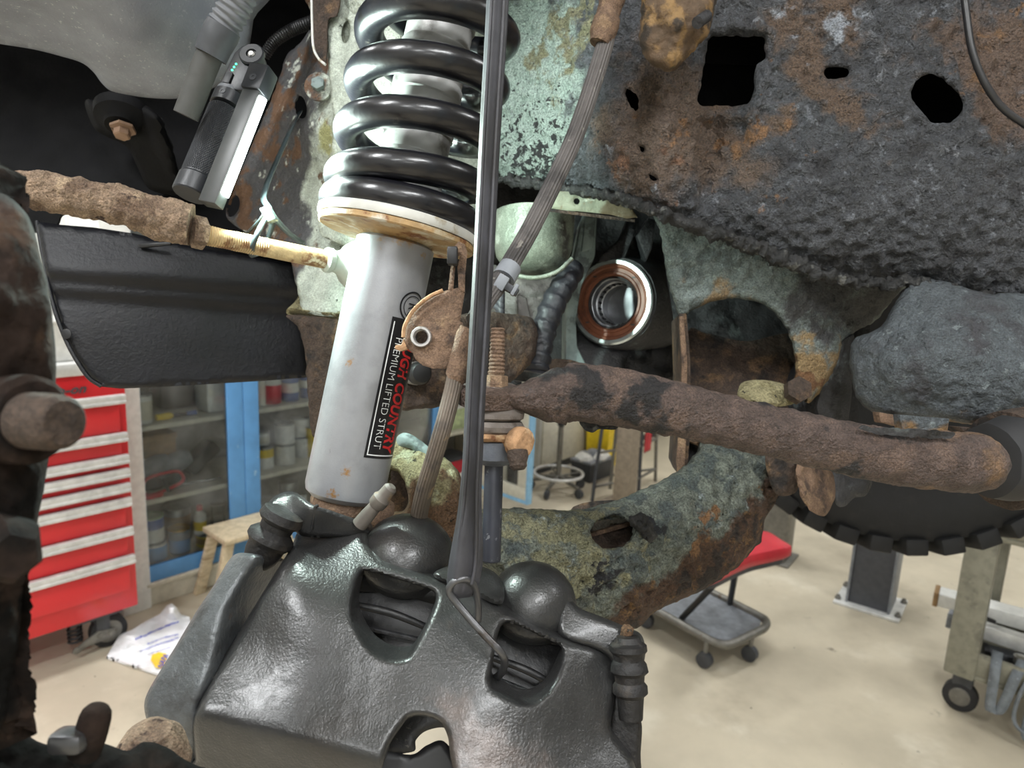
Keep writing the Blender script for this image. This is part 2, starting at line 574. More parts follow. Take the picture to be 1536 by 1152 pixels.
M_bagblue = surf('bag_blue_print', C(50, 70, 190), [], rough=.5, var=.03)
M_bagyel = surf('bag_yellow_print', C(240, 200, 60), [], rough=.5, var=.03)
M_seat = surf('red_vinyl', C(190, 45, 58), [], rough=.35, var=.06, vs=12)
M_cart = surf('grey_cart_plastic', C(132, 130, 116), [L(C(105, 102, 92), 14, .55, .7)], rough=.55, var=.06, bump=[(300, .5, 2)], bdist=.0006)
M_chrome = surf('dull_chrome', C(190, 190, 190), [], rough=.25, metal=.9, var=.05)
M_lamp = glow('lamp_tube', (1.0, .98, .94, 1), 7.0)

# ---- setting
def struct(o): o['kind'] = 'structure'; return o
U0, U1, V0, V1, ZC = -5.2, 6.6, -9.6, 0.5, 3.6
struct(rbox('floor', U0 - .1, U1 + .1, V0 - .1, V1 + .1, -.1, 0, M_floor))
struct(rbox('ceiling', U0 - .1, U1 + .1, V0 - .1, V1 + .1, ZC, ZC + .1, M_ceil))
struct(rbox('wall_back', U0 - .1, U1 + .1, V1, V1 + .1, 0, ZC, M_wall))
struct(rbox('wall_front', U0 - .1, U1 + .1, V0 - .1, V0, 0, ZC, M_wall))
struct(rbox('wall_left', U0 - .1, U0, V0, V1, 0, ZC, M_wall))
struct(rbox('wall_right', U1, U1 + .1, V0, V1, 0, ZC, M_wall))

# ---- tool chest
chest = thing('tool_chest', 'red roller tool chest with silver drawer pulls beside the blue cabinet', 'tool chest')
CV, CU0, CU1 = -.25, -.86, -.083
rbox('body', CU0, CU1, CV + .004, .18, .15, 1.02, M_red, chest, .006)
rbox('top_rail', CU0 - .005, CU1 + .004, CV - .012, .19, 1.019, 1.062, M_alu, chest, .006)
rows = [(.94, .807), (.807, .728), (.728, .678), (.678, .625), (.625, .572), (.572, .464), (.464, .358), (.358, .222)]
for zt, zb in rows:
    dr = rbox('drawer', CU0 + .03, CU1 - .028, CV - .012, CV + .006, zb + .006, zt - .004, M_redface, chest, .003)
    rbox('drawer_pull', CU0 + .03, CU1 - .012, CV - .034, CV - .013, zt - .016, zt + .006, M_alu, dr, .004)
    rbox('pull_lip', CU0 + .03, CU1 - .012, CV - .036, CV - .026, zt - .026, zt - .014, M_alu, dr, .003)
def chest_logo(x, y):
    return R(LG0 + x, CV - .004, .962 + y)
LG0, _ = on_v(48, 575, CV); LG1, _ = on_v(129, 575, CV)
letters('lettering', 'Snap-on', .04, chest_logo, M_dgrey, chest, shear=.35, space=1.05, offset=.0016, width=LG1 - LG0)
for cu in (-.72, -.2):
    cs = rbox('caster_plate', cu - .1, cu + .07, CV + .02, CV + .13, .135, .15, M_dgrey, chest, .003)
    lathe('caster_wheel', R(cu + .03, CV + .045, .062), RV, [(0, .02), (.001, .055), (.006, .062), (.034, .062), (.039, .055), (.04, .02)], M_rubber, cs, 28)
    lathe('wheel_disc', R(cu + .03, CV + .041, .062), RV, [(0, .01), (.003, .04), (.005, .042)], M_steel, cs, 24)
    prism('swing_arm', [R(cu - .1, CV + .03, .035), R(cu - .085, CV + .03, .025), R(cu - .05, CV + .03, .04), R(cu + .04, CV + .03, .045), R(cu + .045, CV + .03, .075), R(cu - .01, CV + .03, .085), R(cu - .06, CV + .03, .062)],
          RV * .008, M_steel, cs, .002)
    rbox('fork_block', cu - .015, cu + .03, CV + .035, CV + .1, .07, .14, M_dgrey, cs, .004)
    for bu, bz in ((cu - .085, .042), (cu + .03, .062), (cu - .005, .066)):
        lathe('axle_bolt', R(bu, CV + .031, bz), -RV, [(0, .012), (.006, .012), (.008, .008)], M_steel, cs, 6)
    turns = 5.5
    pts = [(R(cu - .075 + .021 * math.cos(a), CV + .07 + .021 * math.sin(a), .05 + .085 * a / (turns * 2 * math.pi)), .0045) for a in np.linspace(0, turns * 2 * math.pi, 90)]
    tube('spring', pts, M_rubber, cs, n=1, seg=6)
# white tub on top of the chest
tb = thing('parts_tub', 'white plastic tub standing on top of the red tool chest', 'tub')
def tapered(name, u0, u1, v0, v1, z0, z1, tp, mat, parent, wall=.004):
    bm = bmesh.new()
    def ring(z, k, i):
        return [bm.verts.new(R(a, b, z)) for a, b in ((u0 + k + i, v0 + k + i), (u1 - k - i, v0 + k + i), (u1 - k - i, v1 - k - i), (u0 + k + i, v1 - k - i))]
    rs = [ring(z0, tp, 0), ring(z1, 0, 0), ring(z1, 0, wall), ring(z0 + wall, tp, wall)]
    for a, b in zip(rs, rs[1:]):
        for i in range(4): bm.faces.new((a[i], a[(i + 1) % 4], b[(i + 1) % 4], b[i]))
    bm.faces.new(rs[0]); bm.faces.new(rs[-1])
    return from_bm(name, bm, mat, parent, 30)
tapered('tub_wall', -.42, -.2, CV + .02, CV + .2, 1.064, 1.2, .02, M_white, tb)
rbox('rim', -.424, -.196, CV + .016, CV + .022, 1.19, 1.2, M_white, tb, .002)

# ---- blue cabinet
cab = thing('storage_cabinet', 'long cream storage cabinet with blue framed glass doors and cream shelves', 'cabinet')
CE = 2.11
rbox('back_panel', 0, CE, .40, .42, .08, 1.9, surf('cabinet_inner', C(150, 148, 142), [], rough=.7, var=.05), cab)
rbox('side_panel', -.06, .047, -.02, .42, 0, 1.9, M_white, cab, .004)
rbox('side_panel', CE, CE + .025, 0, .42, 0, 1.9, M_cream, cab, .003)
rbox('top_panel', 0, CE, 0, .42, 1.88, 1.9, M_cream, cab)
rbox('plinth', .03, CE, -.004, .40, .0, .09, M_cream, cab, .004)
rbox('plinth_lip', .03, CE, -.02, .04, .085, .105, M_cream, cab, .003)
for zz in (.14, .43, .735, 1.06, 1.4):
    rbox('shelf', .03, CE, .022, .40, zz - .012, zz + .008, M_cream, cab, .002)
def part_empty(name, parent, label=None):
    o = bpy.data.objects.new(name, None); o.empty_display_size = .05; COL.objects.link(o); o.parent = parent
    if label: o['label'] = label
    return o
def glass_door(u0, u1):
    d = part_empty('door', cab, 'blue framed glass door')
    rbox('rail', u0, u1, -.012, .012, .105, .172, M_blue, d, .003)
    rbox('rail', u0, u1, -.012, .012, 1.80, 1.87, M_blue, d, .003)
    rbox('stile', u0, u0 + .07, -.012, .012, .172, 1.80, M_blue, d, .003)
    rbox('stile', u1 - .07, u1, -.012, .012, .172, 1.80, M_blue, d, .003)
    rbox('pane', u0 + .068, u1 - .068, -.003, .003, .17, 1.802, M_glass, d)
glass_door(-.02, .461)
glass_door(.463, 1.0)
glass_door(1.003, 1.62)
# the open door of the cabinet
od = part_empty('door', cab, 'door swung open, cream inside with light blue edge')
def odoor(name, v0, v1, z0, z1, m, t0=0.0, t1=.03):
    return rbox(name, 1.90 + t0, 1.90 + t1, v0, v1, z0, z1, m, od, .003)
odoor('rail', -.40, -.02, .105, .175, M_cream); odoor('rail', -.40, -.02, 1.8, 1.88, M_cream)
odoor('stile', -.09, -.02, .175, 1.8, M_cream); odoor('stile', -.40, -.335, .175, 1.8, M_cream)
odoor('edge_strip', -.42, -.401, .085, 1.88, M_bluelt, -.004, .034)
odoor('edge_strip', -.40, -.02, .085, .104, M_bluelt, -.004, .034)
odoor('pane', -.336, -.089, .17, 1.805, M_glass, .012, .018)

# ---- things on the shelves
def can(px, v, zs, r, h, body, label, lid=None, band=None, cat='can', group=None, name='paint_can', handle=False, jar=False):
    u, _ = on_v(px, 700, v)
    t = thing(name, label, cat, group)
    p = R(u, v, zs + .001)
    lathe('can_body', p, Z, [(0, r * .96), (.004, r), (h - .006, r), (h - .002, r * .97)], body, t, 28)
    lathe('can_rim', p + Z * (h - .003), Z, [(0, r * .9), (.0, r * 1.02), (.006, r * 1.02), (.006, r * .86), (.002, r * .84)], lid or M_tin, t, 28)
    if band:
        for k, (z0, z1, m) in enumerate(band):
            lathe('paper_label', p + Z * (h * z0), Z, [(0, r), (.0, r * 1.012), (h * (z1 - z0), r * 1.012), (h * (z1 - z0), r)], m, t, 28)
    return t
S0, S1, S2 = .148, .438, .743
# left door, bottom shelf
can(224, .09, S0, .05, .085, M_can, 'white tin with blue label, bottom of a stack behind the left glass door', band=[(.15, .85, M_blue)])
can(222, .09, S0 + .092, .048, .105, M_can, 'white and blue tin stacked on another tin behind the left glass door', band=[(.55, .95, M_bluedk)], lid=surf('green_lid', C(120, 150, 110), [], rough=.4))
can(264, .10, S0, .042, .11, M_jar, 'glass jar with gold lid and blue label behind the left glass door', lid=M_gold, band=[(.1, .6, M_blue)], cat='jar', name='glass_jar')
can(306, .10, S0, .045, .055, M_yel, 'low yellow tin under a bottle behind the left glass door', band=[(.3, .8, M_gold)])
bt = thing('oil_bottle', 'white bottle with red cap and yellow label behind the left glass door', 'bottle')
bu, _ = on_v(300, 780, .10)
bp = R(bu, .10, S0 + .06)
lathe('bottle_body', bp, Z, [(0, .022), (.003, .026), (.085, .026), (.1, .014), (.11, .012)], M_can, bt, 20)
lathe('cap', bp + Z * .107, Z, [(0, .013), (.022, .013), (.024, .01)], M_redcan, bt, 16)
lathe('paper_label', bp + Z * .02, Z, [(0, .026), (0, .0265), (.04, .0265), (.04, .026)], M_yel, bt, 20)
can(324, .16, S0, .03, .15, M_jar, 'tall clear jar behind the yellow tin in the cabinet', cat='jar', name='glass_jar', lid=M_tin)
can(262, .24, S0, .055, .15, M_tin, 'dull grey tin at the back of the bottom cabinet shelf', band=[(.4, .8, M_brown)])
# middle shelf
bx = thing('cardboard_box', 'flat brown cardboard box at the back of the middle cabinet shelf', 'box')
u0, _ = on_v(205, 690, .25); u1, _ = on_v(258, 690, .25)
rbox('box_body', u0, u1, .2, .34, S1 + .1, S1 + .2, M_brown, bx, .003); rbox('box_lid', u0 - .004, u1 + .004, .196, .344, S1 + .19, S1 + .212, M_brown, bx, .002)
rbox('box_base', u0, u1, .2, .34, S1 + .001, S1 + .1, M_dgrey, bx, .003)
for i, (px, dz, r) in enumerate(((228, 0, .075), (262, .002, .06))):
    u, _ = on_v(px, 690, .15)
    lb = ['grey rounded power sander lying behind the red clamp in the cabinet', 'smaller grey sanding pad lying right of the sander in the cabinet'][i]
    t = thing('power_sander', lb, 'tool')
    lathe('pad', R(u, .17, S1 + .085 - i * .0), RU * .9 + Z * .25, [(-.08, .01), (-.075, .035), (-.03, .045), (.04, .043), (.075, .03), (.08, .008)], M_mgrey, t, 24, squash=.8)
    lathe('foot', R(u, .17, S1 + .001), Z, [(0, .05), (.012, .052), (.03, .04), (.05, .025)], M_dgrey, t, 24)
cl = thing('spring_clamp', 'red open frame clamp lying on the middle cabinet shelf', 'clamp')
u0, _ = on_v(212, 735, .06); u1, _ = on_v(275, 735, .06)
zz = S1 + .012
tube('frame', [(R(u0, .05, zz + .01), .007), (R(u0 + .02, .05, zz + .07), .007), (R(u1 - .03, .06, zz + .075), .007), (R(u1, .06, zz + .05), .007), (R(u1 - .01, .06, zz + .02), .007), (R(u0 + .05, .05, zz + .0), .007), (R(u0, .05, zz + .01), .007)], M_redcan, cl, n=4, seg=8)
tube('handle', [(R(u0 - .01, .035, zz), .011), (R(u0 + .05, .03, zz + .0), .012), (R(u0 + .07, .03, zz), .008)], M_redcan, cl, n=3, seg=10)
tube('jaw', [(R(u0 + .08, .045, zz + .06), .008), (R(u0 + .1, .045, zz + .0), .008)], M_dgrey, cl, n=2, seg=8)
ht = thing('pry_tool', 'long thin steel tool lying behind the red clamp', 'tool')
u2, _ = on_v(334, 725, .06)
tube('rod', [(R(u1 + .01, .09, zz), .005), (R(u2, .07, zz), .005)], M_chrome, ht, n=2, seg=8); tube('grip', [(R(u1 + .01, .09, zz), .009), (R(u1 - .05, .095, zz), .009)], M_dgrey, ht, n=2, seg=10)
dc = thing('drill_case', 'dark grey tool housing in the shadowed right of the middle shelf', 'tool')
u3, _ = on_v(300, 690, .2)
box('housing', R(u3, .2, S1 + .085), ((RU * .8 + Z * .6), RV, (Z * .8 - RU * .6)), (.08, .05, .03), M_dgrey, dc, .012)
tube('grip', [(R(u3 - .03, .2, S1 + .06), .018), (R(u3 - .06, .2, S1 + .02), .018)], M_black, dc, n=2, seg=10)
# top shelf of the left door
can(216, .08, S2, .042, .115, M_can, 'white brush pot with dirty brush marks on the upper cabinet shelf', band=[(.15, .8, M_cream)], lid=M_tin, cat='pot', name='brush_pot')
yt = thing('marker_tube', 'small yellow tube lying beside the white brush pot', 'tube')
u, _ = on_v(246, 628, .07)
tube('tube_body', [(R(u - .03, .07, S2 + .016), .014), (R(u + .02, .07, S2 + .016), .015), (R(u + .035, .07, S2 + .016), .008)], M_yel, yt, n=2, seg=12)
tube('nozzle', [(R(u + .035, .07, S2 + .016), .006), (R(u + .06, .068, S2 + .016), .004)], M_dgrey, yt, n=2, seg=8)
bp_ = thing('blue_screwdriver', 'small dark tool with blue grip beside the white box on the shelf', 'tool')
u, _ = on_v(272, 628, .09)
tube('shaft', [(R(u - .03, .09, S2 + .011), .008), (R(u + .02, .085, S2 + .011), .009)], M_black, bp_, n=2, seg=8); tube('grip', [(R(u + .02, .085, S2 + .012), .011), (R(u + .06, .08, S2 + .012), .011)], M_bluedk, bp_, n=2, seg=10)
wb = thing('white_jug', 'square white plastic jug on the upper shelf next to the blue stiles', 'jug')
u, _ = on_v(320, 600, .13)
rbox('jug_body', u - .055, u + .06, .07, .19, S2 + .001, S2 + .16, M_white, wb, .012)
lathe('neck', R(u, .13, S2 + .155), Z, [(0, .025), (.02, .024), (.022, .028), (.035, .028)], M_white, wb, 18)
dk = thing('dark_tool_bag', 'black soft tool bag at the back of the upper cabinet shelf', 'bag')
u, _ = on_v(265, 600, .28)
rbox('bag_body', u - .09, u + .1, .22, .36, S2 + .001, S2 + .13, M_black, dk, .02); tube('carry_strap', [(R(u - .06, .29, S2 + .125), .008), (R(u, .29, S2 + .18), .008), (R(u + .06, .29, S2 + .125), .008)], M_dgrey, dk, n=5, seg=8)
# right door
can(394, .07, S2, .02, .12, M_cream, 'narrow cream tin left of the red tin behind the right glass door')
can(410, .10, S2, .042, .125, M_redcan, 'red paint tin on the top shelf behind the right glass door', band=[(.7, .98, M_can)])
can(437, .10, S2, .04, .14, M_bluedk, 'blue paint tin with white label behind the right glass door', band=[(.3, .62, M_can)])
can(460, .12, S2, .03, .14, M_bluedk, 'second blue tin half hidden by the rusty bracket', band=[(.35, .6, M_can)])
can(394, .16, S1 + .098, .034, .06, M_can, 'small pale tin standing on the yellow tin', band=[(.2, .7, M_cream)])
can(397, .12, S1, .042, .096, M_yel, 'yellow and white tin on the middle shelf behind the right glass door', band=[(.0, .55, M_can)])
can(428, .11, S1, .046, .095, M_can, 'lower of the two white tins stacked behind the right glass door')
can(428, .11, S1 + .101, .046, .095, M_can, 'upper of the two white tins stacked behind the right glass door')
can(453, .17, S1, .045, .095, M_can, 'white tin behind the stacked pair, lower one')
can(451, .18, S1 + .101, .043, .09, M_can, 'white tin behind the stacked pair, upper one')
can(470, .13, S1, .035, .15, M_yel, 'tall yellow tin beside the strut behind the right glass door')
can(402, .11, S0, .052, .13, M_can, 'wide white tin on the bottom shelf behind the right glass door', band=[(.1, .5, M_bluelt)])
can(432, .20, S0, .045, .16, M_tin, 'grey tin on the bottom shelf behind the right glass door')
can(446, .12, S0, .042, .12, M_can, 'narrower white tin on the bottom shelf beside the grey tin')
# shelves seen right of the strut
rb = thing('parts_box', 'red and black parts box on the low cabinet shelf behind the brake hose', 'box')
u, _ = on_v(680, 690, .05)
rbox('box_body', u - .07, u + .12, .03, .2, S0 + .03, S0 + .11, M_redcan, rb, .006); rbox('box_lid', u - .075, u + .125, .025, .205, S0 + .11, S0 + .13, M_dgrey, rb, .006); rbox('box_base', u - .07, u + .12, .03, .2, S0, S0 + .03, M_white, rb, .004)
gb = thing('green_tin_box', 'pale green box on the cabinet shelf beside the open door', 'box')
rbox('box_body', u - .09, u + .1, .06, .25, S1, S1 + .12, surf('pale_green', C(190, 205, 160), [], rough=.5), gb, .006); rbox('box_lid', u - .094, u + .104, .056, .254, S1 + .12, S1 + .14, M_white, gb, .004)
pb = thing('plastic_pail', 'pale pink round pail standing on the floor behind the yellowed control arm', 'pail')
pp = floor_at(648, 802)
lathe('pail_wall', pp, Z, [(0, .10), (.002, .105), (.2, .125), (.205, .132), (.21, .13), (.21, .122), (.01, .1)], surf('pale_pink', C(222, 205, 205), [], rough=.5), pb, 28)
tube('handle', [(pp + RU * .128 + Z * .2, .004), (pp + RU * .09 + Z * .235 - RV * .05, .004), (pp - RU * .0 + Z * .25 - RV * .07, .004), (pp - RU * .128 + Z * .2, .004)], M_steel, pb, n=6, seg=6)

# ---- wooden step stool
ws = thing('step_stool', 'small worn wooden step stool in front of the blue cabinet', 'stool')
fl = floor_at(298, 893)
su, sv, _ = uv_of(fl)
hT = .262
rbox('seat', su + .04, su + .36, sv - .17, sv + .03, hT, hT + .024, M_wood, ws, .004)
rbox('apron', su + .08, su + .32, sv - .01, sv + .01, hT - .05, hT, M_wood, ws, .003)
for lu, lo in ((su + .075, -.11), (su + .32, .11)):
    for lv, lw in ((sv + .0, .015), (sv - .13, -.02)):
        tp = R(lu, lv, hT); bt_ = R(lu + lo * .6, lv + lw, 0)
        prism('leg', [bt_ + RU * a + RV * b for a, b in ((-.022, -.012), (.022, -.012), (.022, .012), (-.022, .012))], tp - bt_, M_wood, ws, .002)

# ---- shopping bag on the floor
def bag_depth(q):
    out = []
    for x, y in q:
        p = floor_at(x, y)
        h = .012 + .03 * max(0, fbm((p.x * 1.0, p.y * 1.0, 2), 9, 3)) + .09 * math.exp(-((x - 258) ** 2 / 180 + (y - 912) ** 2 / 160)) + .03 * math.exp(-((x - 205) ** 2 / 900 + (y - 958) ** 2 / 300))
        out.append(px_of(floor_at(x, y, h))[2])
    return np.array(out)
bag = thing('shopping_bag', 'crumpled white plastic shopping bag with blue print lying on the floor', 'bag')
BO = [(160, 985), (166, 974), (180, 951), (198, 945), (218, 932), (240, 921), (250, 908), (258, 905), (264, 910), (272, 922), (284, 925), (290, 950), (268, 1000), (238, 1010), (200, 998)]
shell('bag_film', BO, bag_depth, M_bag, bag, res=3.5, thick=.006, spline=False, smooth=60, back=(0, 0, -.009))
def bag_pt(x, y, off=.004):
    p = floor_at(x, y, .0)
    d = bag_depth(np.array([[x, y]]))[0] - off
    return P(x, y, d)
def bag_print(name, x0, y0, x1, y1, h, n, m, seed):
    rr = random.Random(seed)
    vs, fs = [], []
    x = 0.0
    for i in range(n):
        t0 = i / n; t1 = (i + rr.uniform(.45, .85)) / n
        hh = h * rr.uniform(.6, 1)
        wob = rr.uniform(-.5, .5)
        b = len(vs)
        for t, s in ((t0, 0), (t1, 0), (t1 + .2 / n, -hh), (t0 + .2 / n, -hh)):
            vs.append(bag_pt(x0 + (x1 - x0) * t, y0 + (y1 - y0) * t + s + wob + 3 * math.sin(t * 5 + seed) * .3))
        fs.append((b, b + 1, b + 2, b + 3))
    return mk(name, vs, fs, m, bag, 0)
bag_print('print_line', 203, 959, 268, 934, 3.0, 22, M_bagblue, 1)
bag_print('print_line', 221, 966, 268, 951, 1.5, 20, M_bagblue, 2)
bag_print('print_line', 210, 978, 268, 956, 1.6, 24, M_bagblue, 3)
bag_print('print_line', 222, 983, 262, 967, .9, 16, M_bagblue, 4)
hexa = [(226, 990), (228, 982), (238, 978), (249, 980), (250, 990), (243, 1003), (233, 1001)]
hx = resample([np.array(h_, float) for h_ in hexa], 3.0)
hcx = hx.mean(0); nh = len(hx)
hv = [bag_pt(hcx[0], hcx[1], .008)]
for k_ in (.25, .5, .75, 1.0): hv += [bag_pt(*(hcx + (p_ - hcx) * k_), .008) for p_ in hx]
hf = [(0, 1 + i, 1 + (i + 1) % nh) for i in range(nh)]
for r_ in range(3): hf += [(1 + r_ * nh + i, 1 + r_ * nh + (i + 1) % nh, 1 + (r_ + 1) * nh + (i + 1) % nh, 1 + (r_ + 1) * nh + i) for i in range(nh)]
mk('logo_patch', hv, hf, M_bagyel, bag, 0)
letters('lettering', 'NAPA', 8.0, lambda x, y: bag_pt(243.5 + x * .42 - y * 1.35, 1002.5 - x * .85 - y * .66, .014), M_bagblue, bag, offset=.10, width=23)

# ---- stool with a round foot ring, toolbox, white cabinet, stand, timber post
st = thing('ring_stool', 'grey swivel stool with round foot ring behind the sway bar', 'stool')
sp = floor_at(836, 737)
for k in range(5):
    a = 2 * math.pi * k / 5 + .5
    dv = Vector((math.cos(a), math.sin(a), 0))
    lg = tube('leg', [(sp + Z * .1, .014), (sp + dv * .17 + Z * .06, .011)], M_steel, st, n=2, seg=8)
    lathe('caster', sp + dv * .17 + Z * .03 - dv.cross(Z) * .012, dv.cross(Z), [(0, .02), (.002, .029), (.022, .029), (.024, .02)], M_dgrey, lg, 16)
tube('foot_ring', [(sp + Vector((math.cos(a) * .152, math.sin(a) * .152, .12)), .010) for a in np.linspace(0, 2 * math.pi, 41)], M_alu, st, n=1, seg=8, caps=False)
for k in range(4):
    a = 2 * math.pi * k / 4 + .3
    tube('spoke', [(sp + Z * .1, .006), (sp + Vector((math.cos(a) * .15, math.sin(a) * .15, .12)), .006)], M_steel, st, n=2, seg=6)
tube('post', [(sp + Z * .06, .016), (sp + Z * .52, .016)], M_steel, st, n=2, seg=12)
lathe('knob', sp + Z * .42, Z, [(0, .016), (.01, .024), (.03, .024), (.04, .016)], M_dgrey, st, 14)
lathe('seat', sp + Z * .52, Z, [(0, .15), (.01, .16), (.05, .165), (.07, .15), (.08, .1)], M_black, st, 32)
tbx = thing('grey_toolbox', 'open grey toolbox heaped with white rags beside the ring stool', 'toolbox')
tp_ = floor_at(899, 720)
tu, tv, _ = uv_of(tp_)
rbox('box_body', tu - .11, tu + .14, tv, tv + .16, 0, .13, M_dgrey, tbx, .006); rbox('rim', tu - .115, tu + .145, tv - .005, tv + .165, .12, .137, M_mgrey, tbx, .004)
for k in range(7):
    a = k * 2.4
    lathe('rag', R(tu + .02 + .09 * math.cos(a), tv + .08 + .05 * math.sin(a), .13), Z, [(0, .045), (.012, .05), (.035, .035), (.045, .01)], M_white if k % 3 else M_mgrey, tbx, 10, namp=.012, nscale=40)
wc = thing('white_cabinet', 'white panelled metal cabinet far behind the ring stool', 'cabinet')
rbox('body', 2.55, 4.4, .05, .45, .05, 1.6, M_wall, wc, .004)
for i, (a, b) in enumerate(((.06, .4), (.42, .8), (.82, 1.2), (1.22, 1.58))):
    for j in range(2):
        d = rbox('panel', 2.57 + j * .92, 3.46 + j * .92, .035, .052, a, b, M_cream, wc, .004)
rbox('plinth', 2.56, 4.39, .06, .45, 0, .05, M_dgrey, wc)
yb = thing('yellow_bin', 'yellow plastic bin standing far back beside the timber post', 'bin')
yp = floor_at(905, 706); yu, yv, _ = uv_of(yp)
tapered('bin_wall', yu + .04, yu + .26, yv, yv + .2, 0.001, .36, .015, M_yel, yb); rbox('rim', yu + .036, yu + .264, yv - .004, yv + .204, .34, .36, M_yel, yb, .003)
tpst = thing('timber_post', 'upright grey timber post beyond the control arm', 'post')
wp = floor_at(935, 760)
wu, wv, _ = uv_of(wp)
prism('timber', [R(wu - .05, wv - .05, 0), R(wu + .05, wv - .05, 0), R(wu + .05, wv + .05, 0), R(wu - .05, wv + .05, 0)], Z * .62, M_post, tpst, .004)
rbox('foot', wu - .12, wu + .12, wv - .12, wv + .12, 0.001, .03, M_post, tpst, .003); rbox('head', wu - .06, wu + .06, wv - .06, wv + .06, .615, .64, M_steel, tpst, .003)
sd = thing('metal_stand', 'tall dark metal stand with red padded top behind the sway bar', 'stand')
legs = [floor_at(888, 752), floor_at(958, 737), floor_at(983, 722), floor_at(915, 733)]
ctr = sum(legs, Vector()) / 4
for k, f_ in enumerate(legs):
    tube('leg', [(f_, .011), (f_ + (ctr - f_) * .18 + Z * .56, .011)], M_dgrey if k < 2 else M_steel, sd, n=2, seg=8)
for a, b, hz in ((0, 1, .09), (1, 2, .09), (1, 2, .3), (0, 1, .3), (2, 3, .09)):
    pa = legs[a] + (ctr - legs[a]) * .18 * hz / .56 + Z * hz; pb_ = legs[b] + (ctr - legs[b]) * .18 * hz / .56 + Z * hz
    tube('rung', [(pa, .009), (pb_, .009)], M_steel, sd, n=2, seg=8)
lathe('top', ctr + Z * .555, Z, [(0, .17), (.01, .19), (.05, .19), (.065, .16)], M_seat, sd, 28)
rg = thing('red_rag', 'red shop rag hanging from the metal stand', 'rag')
rp = legs[2] + (ctr - legs[2]) * .18 * .3 / .56 + Z * .3 + (legs[1] - legs[2]) * .5
rp = rp + (CAM - rp).normalized() * .03
dirr = (legs[2] - legs[1]); dirr.z = 0; dirr.normalize()
vv, ff = [], []
for i in range(9):
    for j in range(9):
        x = (i / 8 - .5) * .1; z = .10 - j / 8 * .16
        vv.append(rp + dirr * x + Z * z + (CAM - rp).normalized() * (.008 * math.sin(i * 1.7) + .0))
for i in range(8):
    for j in range(8): ff.append((i * 9 + j, i * 9 + j + 1, (i + 1) * 9 + j + 1, (i + 1) * 9 + j))
o_ = mk('rag_cloth', vv, ff, M_redcan, rg); md = o_.modifiers.new('thick', 'SOLIDIFY'); md.thickness = .004

# ---- creeper seat
cr = thing('creeper_seat', 'rolling mechanic seat with red vinyl pad and grey tube base tray', 'stool')
hz = .105
def q(x, y, z=hz): return floor_at(x, y, z)
loop = [q(965, 905), q(1010, 930), q(1058, 957), q(1080, 966), q(1097, 966), q(1125, 953), q(1146, 942), q(1149, 932), q(1138, 924), q(1100, 905), q(1050, 880), q(1005, 858), q(985, 858), q(955, 880), q(953, 893)]
loop = [Vector((p.x, p.y, hz)) for p in loop]
pl = [tuple(p) for p in loop]
tube('base_tube', [(Vector(p), .016) for p in catmull(pl, 5, True)] + [(Vector(pl[0]), .016)], M_steel, cr, n=1, seg=12, caps=False)
cc = sum(loop, Vector()) / len(loop)
prism('tray', [cc + (p - cc) * .93 - Z * .008 for p in loop], Z * .006, M_mgrey, cr)
for p in (q(1060, 962), q(1128, 953), q(1128, 916), q(972, 905), q(970, 872)):
    cs = tube('caster_stem', [(Vector((p.x, p.y, hz)), .009), (Vector((p.x, p.y, .05)), .009)], M_steel, cr, n=2, seg=8)
    lathe('caster_wheel', Vector((p.x, p.y, .031)) - RU * .015, RU, [(0, .02), (.003, .03), (.027, .03), (.03, .02)], M_dgrey, cs, 20)
sz = .39
seat = [floor_at(x, y, sz) for x, y in ((1145, 799), (1172, 812), (1187, 823), (1165, 830), (1130, 838), (1094, 853), (1060, 868), (1040, 860), (1045, 830), (1090, 805))]
scn = sum(seat, Vector()) / len(seat)
bm = bmesh.new()
sm = [Vector(p) for p in catmull([tuple(p) for p in seat], 5, True)]
rings = []
for k, dz in ((.9, -.035), (1.0, -.028), (1.02, -.01), (1.0, .006), (.93, .014), (.6, .018)):
    rings.append([bm.verts.new(scn + (p - scn) * k + Z * dz) for p in sm])
for a, b in zip(rings, rings[1:]):
    for i in range(len(a)): bm.faces.new((a[i], a[(i + 1) % len(a)], b[(i + 1) % len(a)], b[i]))
bm.faces.new(rings[0]); bm.faces.new(rings[-1])
from_bm('pad', bm, M_seat, cr, 50)
prism('pad_board', [scn + (p - scn) * .85 - Z * .055 for p in sm], Z * .025, M_dgrey, cr)
for a, b in (((1095, 905), (1098, 858)), ((1022, 928), (1058, 880)), ((1010, 862), (1050, 850))):
    p0 = q(*a); p1 = floor_at(b[0], b[1], sz - .05)
    p1 = scn + (p1 - scn) * .6; p1.z = sz - .05
    tube('strut', [(p0, .012), (p1, .012)], M_black, cr, n=2, seg=8)

